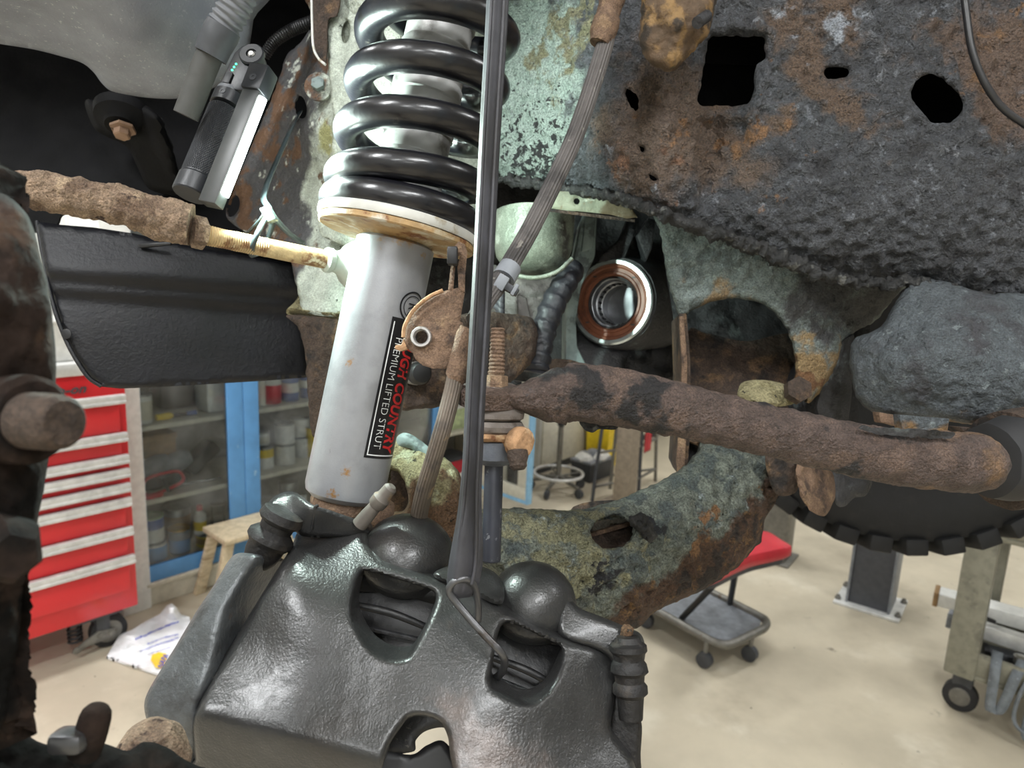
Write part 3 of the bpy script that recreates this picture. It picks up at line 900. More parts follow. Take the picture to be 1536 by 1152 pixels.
# ---- steel column with a white foot plate
sc_ = thing('lift_column', 'dark grey steel column with bolted pale foot plate on the floor', 'column')
pL, pR = floor_at(1268, 905), floor_at(1333, 925)
ax = (pR - pL); wd = ax.length; ax.normalize(); ay = Z.cross(ax)
if ay.dot(CAM - pL) > 0: ay = -ay
cn = (pL + pR) / 2 + ay * .08
box('column', cn + Z * .42, (ax, ay, Z), (wd / 2 - .006, .075, .42), surf('column_paint', C(72, 74, 80), [], rough=.5, var=.06), sc_, .004)
for s in (-1, 1):
    box('flange', cn + ax * s * (wd / 2 - .003) + Z * .42, (ax, ay, Z), (.005, .085, .42), M_mgrey, sc_, .001)
fp = box('foot_plate', cn + Z * .006, (ax, ay, Z), (wd / 2 + .045, .12, .006), M_alu, sc_, .002)
for s in (-1, 1):
    for s2 in (-1, 1):
        lathe('anchor_bolt', cn + ax * s * (wd / 2 + .033) + ay * s2 * .08 + Z * .012, Z, [(0, .014), (.01, .014), (.012, .008), (.02, .008)], M_steel, fp, 6)

# ---- grey post further back
gp = thing('lift_base', 'plain grey steel post behind the red creeper seat', 'post')
g0 = floor_at(1160, 835)
box('post', g0 + Z * .3, (ax, ay, Z), (.07, .07, .3), M_steel, gp, .004); box('foot_plate', g0 + Z * .005, (ax, ay, Z), (.1, .1, .005), M_steel, gp, .002)

# ---- utility cart
ct = thing('utility_cart', 'grey plastic utility cart with corner posts and caster wheels', 'cart')
c0 = floor_at(1418, 1003, .155); c1 = floor_at(1536, 1046, .155)
ca = (c1 - c0); ca.z = 0; ca.normalize(); cb = Z.cross(ca)
if cb.dot(c0 - CAM) < 0: cb = -cb
c0.z = 0
LC, WC = .85, .46
def K(a, b, z): return c0 + ca * a + cb * b + Z * z
def kbox(name, a0, a1, b0, b1, z0, z1, m, par, bev=.004):
    return box(name, K((a0 + a1) / 2, (b0 + b1) / 2, (z0 + z1) / 2), (ca, cb, Z), ((a1 - a0) / 2, (b1 - b0) / 2, (z1 - z0) / 2), m, par, bev)
for zs, nm in ((.17, 'lower_shelf'), (.66, 'upper_shelf')):
    sh = kbox(nm, 0, LC, 0, WC, zs - .02, zs + .0, M_cart, ct, .006)
    kbox('lip', 0, LC, 0, .02, zs, zs + .075, M_cart, sh); kbox('lip', 0, LC, WC - .02, WC, zs, zs + .075, M_cart, sh)
    kbox('lip', 0, .02, .02, WC - .02, zs, zs + .075, M_cart, sh); kbox('lip', LC - .02, LC, .02, WC - .02, zs, zs + .075, M_cart, sh)
for a in (.0, LC - .09):
    for b in (.0, WC - .06):
        kbox('corner_post', a - .006, a + .085, b - .006, b + .05, .145, .66, M_cart, ct, .008)
for a in (.05, LC - .06):
    for b in (.05, WC - .06):
        cs = kbox('caster_fork', a - .03, a + .03, b - .015, b + .03, .09, .152, M_dgrey, ct, .004)
        lathe('caster_wheel', K(a, b - .017, .056), cb, [(0, .03), (.003, .053), (.03, .053), (.033, .03)], M_rubber, cs, 26)
        lathe('wheel_hub', K(a, b - .021, .056), cb, [(0, .012), (.002, .03), (.004, .032)], M_steel, cs, 18)
# things on the lower shelf
def long_part(name, label, a0, b0, a1, b1, z0, z1, w_, h_, m, cat, capm=None):
    t = thing(name, label, cat)
    p, q_ = K(a0, b0, z0), K(a1, b1, z1)
    dv = (q_ - p); ln = dv.length; dv.normalize(); sd_ = Z.cross(dv).normalized(); up_ = dv.cross(sd_)
    box('bar', (p + q_) / 2, (dv, sd_, up_), (ln / 2, w_ / 2, h_ / 2), m, t, .003)
    box('end_cap', p - dv * .008, (dv, sd_, up_), (.008, w_ / 2 + .002, h_ / 2 + .002), capm or M_brown, t, .002)
    return t
long_part('aluminium_channel', 'wide pale aluminium channel overhanging the cart shelf', -.09, .28, .62, .36, .285, .285, .08, .05, M_white, 'bar', M_brown)
long_part('aluminium_bar', 'narrower white bar lying along the near side of the cart shelf', -.02, .15, .7, .16, .27, .255, .045, .05, M_alu, 'bar', M_mgrey)
long_part('dark_rail', 'dark steel rail resting low across the cart shelf', .1, .12, .7, .26, .20, .20, .06, .05, M_dgrey, 'bar', M_black)
blk = thing('cable_clip', 'black plastic clip hooked over the white bar on the cart', 'clip')
tube('loop', [(K(.02, .13, .33), .008), (K(.01, .1, .29), .008), (K(.03, .11, .25), .008), (K(.05, .17, .245), .008)], M_black, blk, n=5, seg=8); tube('arm', [(K(.02, .13, .33), .007), (K(.1, .16, .305), .007)], M_black, blk, n=2, seg=8)
blk = thing('tool_holder', 'black ring shaped tool on the white bar of the cart', 'tool')
lathe('ring', K(.3, .12, .27), ca, [(0, .02), (0, .05), (.03, .05), (.03, .02)], M_black, blk, 20, closed=True); tube('handle', [(K(.315, .12, .23), .012), (K(.33, .1, .185), .012)], M_black, blk, n=2, seg=8)
def strap(name, label, pts, w_, m, cat='strap'):
    rows = catmull([tuple(p) for p in pts], 8)
    vs, fs = [], []
    for i, r_ in enumerate(rows):
        p = Vector(r_)
        for s in (-1, 1): vs.append(p + ca * (w_ / 2 * s))
    for i in range(len(rows) - 1): fs.append((2 * i, 2 * i + 1, 2 * i + 3, 2 * i + 2))
    o = mk(name, vs, fs, m)
    md_ = o.modifiers.new('thick', 'SOLIDIFY'); md_.thickness = .003
    return tag(o, label, cat)
M_web = surf('grey_webbing', C(112, 118, 124), [L(C(150, 155, 160), 90, .6, .7)], rough=.8, var=.1)
strap('webbing_strap', 'grey webbing strap looped over the cart lip', [K(.13, .12, .2), K(.13, .04, .255), K(.135, -.012, .22), K(.14, -.02, .1), K(.15, -.02, .075), K(.17, -.02, .1), K(.19, -.012, .22), K(.2, .05, .255), K(.2, .12, .2)], .03, M_web)
for i, (a, dz, lb) in enumerate(((.215, -.02, 'thin grey cord hanging over the cart lip beside the webbing'), (.245, -.1, 'longer grey cord hanging from the cart toward the floor'))):
    o = tube('hanging_cord', [(K(a + .1, .1, .22), .006), (K(a + .03, .03, .262), .006), (K(a, -.015, .2), .006), (K(a - .01, -.02, .1 + dz * .5), .006), (K(a + .02, -.03, .06 + dz * .3), .006), (K(a + .08, -.02, .05), .006), (K(a + .12, -.012, .2), .006), (K(a + .13, .05, .262), .006)], M_web, n=6, seg=8)
    tag(o, lb, 'cord')
yt2 = thing('yellow_tag', 'bright yellow tag hanging at the edge of the cart', 'tag')
prism('tag_plate', [K(.235, -.045, .21), K(.275, -.045, .245), K(.33, -.045, .22), K(.29, -.045, .15)], cb * .004, M_yel, yt2, .001); tube('tie', [(K(.265, -.043, .23), .003), (K(.28, -.01, .262), .003), (K(.29, .06, .262), .003)], M_black, yt2, n=3, seg=6)
for i, (a, b, c_) in enumerate(((.27, .06, 'steel'), (.33, .09, 'brass'))):
    t = thing('socket_wrench', ['steel ratchet wrench lying on the cart shelf near the tag', 'second ratchet wrench behind the first on the cart shelf'][i], 'wrench')
    tube('handle', [(K(a - .08, b, .25), .009), (K(a + .1, b + .03, .24), .008)], M_chrome, t, n=2, seg=8); lathe('head', K(a - .08, b, .235), Z, [(0, .015), (.004, .02), (.024, .02), (.028, .012)], M_chrome, t, 16)
# ---- ceiling lamps: housings for the tube lights
for lx_, ly_, e_ in LAMPS:
    t = thing('ceiling_lamp', 'long white tube lamp on the shop ceiling', 'lamp', 'tube lamps on the shop ceiling')
    box('housing', Vector((lx_, ly_, 3.575)), (RU, RV, Z), (.66, .18, .025), M_white, t, .006)
    for s in (-1, 1): box('tube', Vector((lx_, ly_, 3.538)) + RV * .08 * s, (RU, RV, Z), (.6, .013, .012), M_lamp, t, .005)
# ================================================================== THE TRUCK, RAISED, FRONT WHEEL OFF
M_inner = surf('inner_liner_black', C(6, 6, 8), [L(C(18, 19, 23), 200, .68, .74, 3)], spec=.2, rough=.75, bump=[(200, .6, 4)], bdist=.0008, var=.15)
RUST = C(98, 66, 46); RUSTD = C(58, 42, 34); ORANGE = C(160, 96, 44); TAN = C(150, 120, 84); TAR = C(24, 24, 25)
GREEN = C(126, 138, 128); GREYG = C(112, 121, 118); PALE = C(168, 182, 170); LICH = C(158, 158, 112)
M_rail = surf('frame_rail_corroded', C(70, 72, 76), [
    L(C(112, 116, 122), 90, .58, .68, 6), L(C(50, 50, 53), 22, .54, .66, 6),
    L(C(98, 82, 70), 18, .50, .68, 7, at=(P(1010, 180, .66), .085), k=.34), L(C(96, 78, 64), 22, .56, .70, 7, at=(P(1180, 110, .66), .10), k=.20),
    L(C(98, 80, 68), 18, .54, .68, 7, at=(P(1490, 110, .66), .09), k=.26),
    L(C(128, 94, 62), 46, .66, .76, 7, at=(P(1110, 190, .66), .10), k=.17), L(C(124, 94, 66), 40, .66, .76, 7, at=(P(1500, 90, .66), .09), k=.18), L(C(118, 86, 64), 46, .64, .74, 7, at=(P(960, 240, .66), .07), k=.15),
    L(C(150, 164, 156), 30, .42, .60, 6, at=(P(770, 150, .8), .115), k=.95), L(C(118, 114, 88), 36, .58, .68, 6, at=(P(860, 60, .74), .07), k=.3), L(C(30, 32, 33), 130, .60, .64, 4, at=(P(800, 262, .78), .085), k=.16),
    L(C(132, 135, 140), 44, .68, .74, 4), L(C(150, 156, 164), 26, .70, .80, 4, at=(P(1240, 10, .66), .09), k=.22), L(C(150, 156, 164), 40, .72, .80, 4, at=(P(1330, 250, .66), .05), k=.22),
    L(C(18, 18, 19), 60, .58, .66, 5, pl=(P(1060, 352, .66), ROT @ Vector((-.38, -.92, 0)), .03), k=.22)],
    rough=.6, bump=[(130, 1.0, 6), (420, .6, 4), (36, 1.2, 4)], grit=(520, .5), bdist=.009, var=.14, vs=70, pits=(240, .6, .64, .70), spec=.7)
M_brk = surf('bracket_greygreen', GREYG, [L(C(84, 92, 90), 40, .5, .62, 6), L(C(128, 140, 134), 120, .58, .66, 5), L(C(70, 70, 70), 14, .55, .66, 6, at=(P(1260, 440, .72), .1), k=.3),
    L(C(136, 114, 80), 30, .56, .70, 7, at=(P(1215, 570, .72), .06), k=.34), L(C(134, 114, 86), 40, .60, .74, 7, at=(P(1080, 445, .71), .035), k=.28), L(C(112, 80, 52), 50, .64, .72, 6, at=(P(1220, 590, .72), .05), k=.22)],
    rough=.75, bump=[(170, 1.0, 6), (500, .4, 3), (50, .8, 4)], grit=(620, .4), bdist=.007, var=.1, vs=90, pits=(260, .4, .7, .76))
M_cross = surf('crossmember_coat', C(78, 84, 88), [L(C(60, 60, 64), 18, .5, .64, 6), L(C(110, 118, 120), 130, .6, .68, 5), L(C(120, 92, 56), 30, .52, .66, 7, pl=(P(1440, 622, .62), ROT @ Vector((.12, -1, 0)), .03), k=.3), L(C(150, 104, 56), 44, .6, .68, 6, pl=(P(1440, 630, .62), ROT @ Vector((.12, -1, 0)), .02), k=.22)],
    rough=.62, bump=[(190, 1.0, 6), (60, .8, 4)], grit=(620, .4), bdist=.007, var=.1, vs=90, spec=.6)
M_arm = surf('control_arm_corroded', C(112, 118, 108), [L(C(84, 92, 90), 40, .5, .6, 7), L(C(134, 132, 104), 50, .58, .70, 7, at=(P(830, 810, .58), .10), k=.24), L(C(150, 160, 160), 60, .64, .70, 5),
    L(C(80, 58, 42), 22, .44, .58, 7, pl=(P(1000, 840, .66), ROT @ Vector((.46, -.89, 0)), .035), k=.5), L(C(128, 94, 62), 40, .62, .72, 7, at=(P(1050, 798, .66), .036), k=.26), L(C(112, 84, 52), 60, .60, .68, 7, pl=(P(1000, 850, .66), ROT @ Vector((.46, -.89, 0)), .05), k=.1), L(C(46, 36, 30), 30, .57, .66, 7, pl=(P(1010, 860, .66), ROT @ Vector((.46, -.89, 0)), .05), k=.18),
    L(C(36, 36, 38), 110, .62, .72, 5, at=(P(900, 870, .58), .026), k=.34), L(C(40, 42, 46), 110, .62, .72, 5, at=(P(985, 790, .62), .018), k=.34)],
    rough=.8, bump=[(120, 1.0, 7), (420, .6, 4), (40, 1.2, 4)], grit=(480, .5), bdist=.010, var=.14, vs=80, pits=(200, .6, .66, .71))
M_lich = surf('arm_yellowed', C(150, 142, 108), [L(C(120, 112, 80), 60, .52, .62, 6), L(C(190, 192, 160), 40, .56, .66), L(C(96, 72, 50), 22, .52, .64, 6, pl=(P(640, 715, .6), ROT @ Vector((.1, -1, 0)), .03), k=.35), L(C(40, 36, 30), 150, .66, .70, 3)],
    rough=.85, bump=[(150, 1, 6), (420, .5, 3)], grit=(560, .4), bdist=.007, var=.1, vs=80)
M_sway = surf('sway_bar_rust', C(82, 68, 62), [L(C(100, 82, 72), 40, .5, .64, 7), L(C(32, 30, 31), 20, .54, .60, 7), L(C(66, 66, 70), 26, .62, .68, 6, rough=.35), L(C(136, 98, 62), 22, .68, .72, 6), L(C(124, 96, 68), 30, .56, .74, 7, at=(P(1420, 690, .5), .045), k=.26)],
    rough=.62, bump=[(160, 1, 6), (500, .6, 3), (40, .8, 4)], grit=(700, .4), bdist=.006, var=.14, vs=90, spec=.5)
M_tie = surf('tie_rod_rust', C(140, 119, 99), [L(C(108, 88, 72), 40, .5, .62, 7), L(C(168, 146, 120), 50, .58, .68, 7), L(C(60, 44, 36), 70, .62, .68, 5)], rough=.85, bump=[(180, 1, 6), (520, .5, 3)], grit=(700, .4), bdist=.005, var=.12, vs=110)
M_rod = surf('tie_rod_thread', C(176, 152, 112), [L(C(120, 86, 56), 50, .54, .64, 7), L(C(210, 200, 170), 60, .6, .68)], rough=.7, bump=[(260, .8, 5)], bdist=.0012, var=.1, vs=110)
M_rust = surf('plain_rust', C(110, 88, 71), [L(C(134, 110, 86), 60, .54, .66, 7), L(C(70, 56, 48), 40, .55, .65, 6)], rough=.85, bump=[(240, 1, 6)], grit=(900, .35), bdist=.003, var=.12, vs=120)
M_orust = surf('orange_rust', C(164, 128, 94), [L(C(196, 170, 136), 70, .55, .66, 6), L(C(120, 80, 54), 70, .58, .66, 6)], rough=.85, bump=[(240, 1, 5)], bdist=.0018, var=.12, vs=120)
M_drust = surf('dark_rust', C(68, 55, 46), [L(C(104, 82, 60), 40, .54, .66, 7), L(C(32, 28, 26), 30, .52, .64, 6)], rough=.8, bump=[(160, 1, 6)], grit=(600, .4), bdist=.005, var=.14, vs=90)
M_tower = surf('tower_panel', C(176, 184, 172), [L(C(74, 74, 76), 20, .44, .60, 6, pl=(P(455, 250, .7), ROT @ Vector((-1, .15, 0)), .04), k=.45), L(C(150, 150, 104), 24, .56, .72, 6, at=(P(480, 240, .7), .04), k=.28), L(C(96, 70, 50), 30, .58, .66, 6, pl=(P(468, 250, .7), ROT @ Vector((-1, .15, 0)), .08), k=.12), L(C(190, 196, 186), 60, .6, .7)],
    rough=.55, bump=[(130, .8, 6), (40, .8, 4)], grit=(600, .25), bdist=.005, var=.1, vs=60, pits=(220, .4, .68, .74))
M_silver = surf('strut_silver', C(150, 152, 156), [L(C(136, 138, 142), 30, .5, .7, 5), L(C(90, 92, 96), 70, .68, .74, 6, stretch=(1, 1, .4)), L(C(160, 134, 98), 60, .62, .74, 6, at=(P(600, 352, .53), .026), k=.35)] +
    [L(C(150, 112, 66), 400, .62, 1.0, 4, at=(P(x, y, .514), r), k=.5) for x, y, r in ((521, 543, .006), (520, 708, .006), (622, 413, .004), (563, 703, .004), (484, 632, .005), (497, 742, .007))],
    rough=.36, metal=.35, var=.03, vs=40, bump=[(900, .25, 2)], bdist=.0004)
M_sleeve = surf('sleeve_grey', C(176, 176, 174), [L(C(120, 118, 114), 30, .52, .66, 6), L(C(150, 130, 100), 26, .6, .72, 6)], rough=.42, metal=.2, var=.05)
M_spring = surf('spring_black', C(16, 16, 21), [L(C(60, 56, 54), 70, .64, .74, 6), L(C(8, 8, 9), 30, .64, .68, 4)], rough=.3, var=.1, coat=.3, bump=[(60, .4, 4)], bdist=.0012)
M_iso = surf('isolator_white', C(206, 206, 200), [L(C(170, 160, 140), 40, .6, .7)], rough=.5, var=.04)
M_cal = surf('caliper_grey', C(50, 50, 50), [L(C(52, 50, 49), 14, .5, .68, 5), L(C(76, 66, 61), 20, .60, .80, 6, at=(P(745, 1090, .41), .07), k=.2), L(C(30, 30, 31), 70, .74, .77, 3)], rough=.30, metal=.25, coat=.12, bump=[(620, 1.0, 2), (90, .2, 3)], bdist=.00032, var=.06, vs=50, spec=.6)
M_calbrk = surf('caliper_bracket', C(78, 81, 83), [L(C(104, 78, 60), 30, .66, .74, 6), L(C(48, 46, 46), 16, .5, .66, 5)], rough=.36, metal=.2, bump=[(300, .8, 3)], bdist=.0009, var=.08, vs=50)
M_boot = surf('boot_rubber', C(20, 18, 18), [L(C(48, 42, 37), 50, .56, .68, 6)], rough=.6, bump=[(260, .8, 4)], bdist=.001, var=.12)
M_pad = surf('pad_black', C(26, 26, 27), [L(C(70, 66, 62), 120, .68, .72, 4, stretch=(1, 1, 3))], rough=.45, bump=[(200, .6, 4)], bdist=.0008, var=.1)
M_strap = surf('strap_rubber', C(58, 58, 63), [L(C(40, 39, 41), 30, .5, .62, 5, stretch=(1, 1, .3)), L(C(86, 86, 94), 50, .62, .72, 4, stretch=(1, 1, .2))], rough=.55, var=.08, bump=[(120, .5, 4)], bdist=.0006)
M_hook = surf('hook_wire', C(92, 92, 94), [L(C(66, 60, 56), 60, .55, .66)], rough=.32, metal=.7, var=.08)
M_hose = surf('hose_braid', C(104, 94, 84), [L(C(70, 66, 64), 20, .48, .62, 5), L(C(150, 128, 100), 60, .6, .7, 5)], rough=.75, var=.08)
M_hose2 = surf('hose_grey', C(86, 82, 80), [L(C(58, 55, 54), 24, .5, .64, 5), L(C(120, 116, 110), 90, .64, .7, 4)], rough=.7, var=.08)
M_grom = surf('grommet_zinc', C(176, 174, 172), [L(C(120, 110, 100), 80, .58, .68)], rough=.36, metal=.6, var=.06)
M_liner = surf('fender_liner_grey', C(136, 141, 151), [L(C(172, 176, 182), 260, .62, .68, 3), L(C(116, 120, 132), 5, .5, .66, 4), L(C(170, 160, 140), 60, .76, .79, 3)], rough=.55, bump=[(420, .7, 3)], bdist=.0006, var=.05, vs=40)
M_flap = surf('splash_flap', C(13, 14, 20), [L(C(40, 42, 48), 260, .70, .76, 3), L(C(22, 21, 24), 8, .5, .68, 4), L(C(10, 10, 12), 30, .66, .70, 4)], rough=.5, bump=[(240, .6, 4), (20, .5, 3)], bdist=.0012, var=.1, spec=.4)
M_diff = surf('diff_casting', C(50, 50, 52), [L(C(86, 92, 92), 40, .56, .68, 6), L(C(20, 20, 21), 24, .5, .64, 6, rough=.3)], rough=.55, bump=[(200, 1, 6)], grit=(800, .3), bdist=.0018, var=.12, metal=.1)
M_rib = surf('diff_rib_green', C(126, 142, 140), [L(C(86, 96, 96), 50, .5, .62, 6), L(C(40, 40, 40), 90, .64, .70, 5)], rough=.55, bump=[(220, .8, 5)], bdist=.0012, var=.08)
M_mount = surf('mount_housing', C(136, 146, 132), [L(C(84, 84, 80), 26, .5, .64, 6), L(C(176, 186, 172), 50, .58, .66, 5), L(C(60, 54, 46), 60, .64, .70, 5)], rough=.38, metal=.3, bump=[(160, .8, 5)], grit=(900, .3), bdist=.0014, var=.1)
M_seal = surf('seal_brown', C(134, 84, 62), [L(C(112, 70, 54), 60, .54, .66)], rough=.45, var=.05)
M_ring = surf('seal_steel', C(196, 204, 204), [L(C(150, 156, 156), 60, .56, .66)], rough=.25, metal=.7, var=.05)
M_bore = surf('bore_steel', C(150, 152, 156), [], rough=.35, metal=.8, var=.1)
M_tire = surf('tire_rubber', C(14, 14, 15), [L(C(24, 23, 22), 40, .55, .7)], rough=.75, bump=[(120, .6, 4)], bdist=.001, var=.1)
M_near = surf('near_knuckle_rust', C(46, 36, 31), [L(C(84, 66, 54), 22, .56, .70, 6), L(C(16, 15, 14), 14, .44, .60, 5), L(C(120, 100, 80), 40, .68, .76, 5)], spec=.15, rough=.9, bump=[(120, 1, 5)], bdist=.002, var=.14, vs=60)
M_wrap = surf('tape_wrap', C(36, 37, 42), [L(C(74, 76, 80), 90, .60, .68, 5)], rough=.5, var=.12, bump=[(90, .8, 5)], bdist=.0016)
M_lightbody = surf('light_body', C(44, 46, 50), [], rough=.42, var=.06, bump=[(700, .3, 2)], bdist=.0003)
M_tieplastic = surf('zip_tie', C(56, 66, 68), [], rough=.3, var=.08)
M_conduit = surf('conduit_grey', C(96, 98, 102), [L(C(70, 70, 72), 30, .55, .66)], rough=.5, var=.08)
M_bolt = surf('bolt_brown', C(140, 112, 92), [L(C(80, 60, 48), 60, .55, .66)], rough=.7, var=.1)
M_label = surf('label_black', C(18, 18, 22), [], rough=.32, var=.05)
M_txtw = surf('label_white', C(214, 216, 216), [], rough=.4, var=.03)
M_txtr = surf('label_red', C(190, 30, 36), [], rough=.4, var=.03)

CR = ROT @ Vector((1, 0, 0)); CU = ROT @ Vector((0, 1, 0)); CF = ROT @ Vector((0, 0, -1))   # right, up, into the wheel well

# ------------------------------------------------------------------ frame rail
rail = thing('frame_rail', 'massive corroded truck frame rail with oval and square holes, upper right', 'frame rail')
rail_d = [(690, 0, .84), (690, 260, .84), (760, 0, .80), (760, 270, .80), (850, 0, .735), (850, 280, .74), (905, 0, .69), (905, 290, .695), (960, 100, .665), (980, 310, .665), (1060, 200, .68), (1075, 300, .672), (1075, 100, .672),
          (1000, 200, .658), (1130, 230, .665), (1160, 370, .665), (1300, 0, .645), (1300, 200, .64), (1300, 400, .665), (1280, 340, .645), (1440, 220, .635), (1440, 420, .66), (1560, 0, .65), (1560, 200, .635), (1560, 440, .66), (1440, 330, .638), (1200, 300, .65)]
RAIL_OUT = [(684, -30), (684, 262), (742, 272), (790, 279), (835, 287), (880, 290), (915, 296), (950, 311), (988, 326), (1030, 342), (1080, 360), (1130, 377), (1180, 400), (1240, 423), (1290, 430), (1340, 428), (1380, 432), (1440, 446), (1500, 462), (1570, 480), (1570, -30)]
H_sq = [(1066, 56), (1100, 55), (1143, 56), (1147, 72), (1146, 88), (1134, 100), (1131, 124), (1127, 146), (1114, 159), (1080, 158), (1050, 157), (1049, 140), (1054, 112), (1060, 80)]
H_slot = [(1237, 105), (1243, 101), (1266, 101), (1273, 105), (1272, 112), (1266, 116), (1243, 118), (1235, 113)]
H_oval = [(1372, 124), (1384, 114), (1402, 112), (1416, 119), (1430, 132), (1441, 147), (1443, 164), (1434, 178), (1420, 185), (1402, 184), (1388, 174), (1373, 157), (1366, 140)]
H_s1 = [(940, 134), (948, 136), (956, 146), (958, 160), (954, 167), (947, 160), (940, 148)]
H_s2 = [(957, 218), (963, 220), (966, 227), (961, 227)]
H_s3 = [(973, 262), (980, 265), (986, 270), (979, 271)]
def rail_extra(q):
    d = np.zeros(len(q))
    # raised rim round the square hole, groove of the weld, crease along the bottom lip
    e = edge_dist(q, np.array(H_sq, float))
    d -= .006 * np.exp(-((e - 16) / 9.0) ** 2)
    x, y = q[:, 0], q[:, 1]
    d += .010 * np.exp(-((x - 1068 + .12 * (y - 200)) / 16) ** 2) * np.clip((y - 150) / 60, 0, 1) * np.clip((330 - y) / 50, 0, 1)
    d -= .006 * np.exp(-((x - 1030) / 30) ** 2) * np.exp(-((y - 240) / 80) ** 2)
    return d
shell('rail_web', RAIL_OUT, rail_d, M_rail, rail, holes=[H_sq, H_slot, H_oval, H_s1, H_s2, H_s3], res=4.2, thick=.007, rnd=.030, rpx=64, hrnd=.003, namp=.0058, nscale=105, jag=2.2, extra=rail_extra, smooth=70)
# inner side of the box section, near black: its shade is in the colour
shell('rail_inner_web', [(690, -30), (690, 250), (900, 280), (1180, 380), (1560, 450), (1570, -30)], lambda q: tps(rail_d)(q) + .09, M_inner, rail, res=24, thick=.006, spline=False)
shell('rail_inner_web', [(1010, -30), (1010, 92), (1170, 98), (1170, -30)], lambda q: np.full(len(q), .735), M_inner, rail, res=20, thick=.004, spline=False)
# drip lip and crust along the lower seam
v_, f_ = sweep([(P(x, y, d), r) for x, y, d, r in ((700, 262, .822, .003), (745, 268, .806, .004), (800, 276, .770, .004), (860, 284, .733, .0045), (930, 298, .690, .005), (985, 317, .669, .0055), (1060, 346, .671, .006), (1130, 369, .669, .0065), (1180, 392, .667, .006), (1240, 414, .667, .0055), (1300, 424, .667, .005), (1380, 426, .662, .005), (1450, 440, .660, .005), (1560, 468, .662, .005))], seg=14, n=26, namp=.006, nscale=120)
M_tar = surf('tar_crust', C(34, 34, 34), [L(C(84, 84, 80), 120, .56, .66, 5), L(C(16, 16, 16), 40, .5, .62, 5)], rough=.6, bump=[(240, 1, 6)], bdist=.003, var=.2, vs=120)
mk('seam_crust', v_, f_, M_tar, rail, 80)
# rusted tab bracket hanging over the rail
shell('hanging_bracket', [(966, -30), (962, 10), (959, 50), (964, 80), (975, 95), (990, 103), (1003, 106), (1018, 99), (1035, 82), (1052, 66), (1066, 42), (1072, 10), (1078, -30)],
      [(966, 0, .60), (1072, 0, .605), (1000, 100, .60), (1015, 30, .585), (1050, 60, .60), (970, 60, .60)], surf('bracket_flaking', C(92, 74, 56), [L(C(136, 108, 70), 34, .52, .62, 7), L(C(54, 46, 38), 30, .5, .6, 6), L(C(84, 88, 70), 26, .58, .66, 6)], rough=.8, bump=[(110, 1, 6)], bdist=.004, var=.14, vs=60),
      rail, res=4.5, thick=.014, rnd=.01, rpx=14, namp=.005, nscale=60, jag=3)
ptube('bracket_pin', [(1060, 24, .592, .005), (1046, 34, .58, .005)], M_diff, rail, n=2, seg=10)
wire = ptube('sensor_wire', [(1445, -20, .615, .003), (1450, 25, .612, .003), (1458, 75, .61, .003), (1476, 122, .61, .003), (1504, 162, .612, .003), (1545, 192, .612, .003)], surf('wire_black', C(38, 38, 40), [], rough=.4, var=.1), n=8, seg=10)
tag(wire, 'thin black sensor wire curving down the right edge of the frame rail', 'wire')

# ------------------------------------------------------------------ pivot bracket of the control arm
pb_ = thing('pivot_bracket', 'grey green corroded bracket with half round cutout below the frame rail', 'bracket')
BR_OUT = [(984, 318), (990, 345), (996, 385), (1003, 425), (1012, 455), (1020, 474), (1032, 471), (1048, 461), (1070, 452), (1095, 448), (1118, 449), (1142, 456), (1164, 473), (1180, 495), (1190, 522), (1193, 550), (1191, 580), (1203, 590), (1211, 592), (1211, 604), (1222, 598), (1236, 580), (1254, 548), (1266, 516), (1284, 497), (1310, 484), (1330, 462), (1350, 438), (1372, 416), (1290, 402), (1200, 380), (1130, 350), (1060, 326)]
shell('bracket_face', BR_OUT, [(985, 320, .705), (1020, 470, .72), (1100, 360, .70), (1100, 445, .712), (1190, 400, .70), (1190, 520, .715), (1212, 600, .72), (1250, 520, .725), (1300, 440, .735), (1365, 420, .76), (1300, 480, .77)], M_brk, pb_, res=4.2, thick=.007, rnd=.007, rpx=9, namp=.0035, nscale=110, jag=2.0, smooth=70)
# left cheek, with its flaking edge
prism('cheek', [P(1019, 470, .72), P(1030, 470, .722), P(1036, 540, .722), P(1036, 640, .724), P(1032, 700, .726), P(1022, 718, .726), P(1014, 700, .726), P(1018, 640, .724), P(1022, 560, .722)], CF * .09 + CR * .012, M_drust, pb_, .0015)
prism('cheek_edge', [P(1019, 474, .716), P(1026, 474, .716), P(1031, 540, .718), P(1031, 640, .72), P(1026, 716, .722), P(1017, 716, .722), P(1015, 690, .722), P(1020, 620, .72), P(1023, 550, .718)], CF * .004, M_rust, pb_, .001)
shell('pocket_back', [(1000, 330), (1010, 470), (1025, 560), (1036, 720), (1150, 740), (1270, 700), (1290, 560), (1300, 470), (1200, 400), (1100, 360)], [(1020, 400, .84), (1250, 420, .84), (1040, 700, .80), (1250, 690, .80)], M_diff, pb_, res=10, thick=.006, namp=.004, nscale=50)
prism('right_cheek', [P(1236, 560, .728), P(1262, 512, .735), P(1282, 500, .75), P(1278, 600, .745), P(1270, 655, .74), P(1232, 650, .735), P(1226, 610, .73)], CF * .07 - CR * .01, M_diff, pb_, .002)
shell('rust_plate', [(1030, 505), (1060, 500), (1120, 512), (1180, 500), (1240, 510), (1240, 660), (1030, 660)], [(1030, 500, .82), (1240, 500, .82), (1030, 650, .775), (1240, 650, .775)], M_drust, pb_, res=7, thick=.006, namp=.004, nscale=60)  # darker rust puts the shade of the pocket into the colour
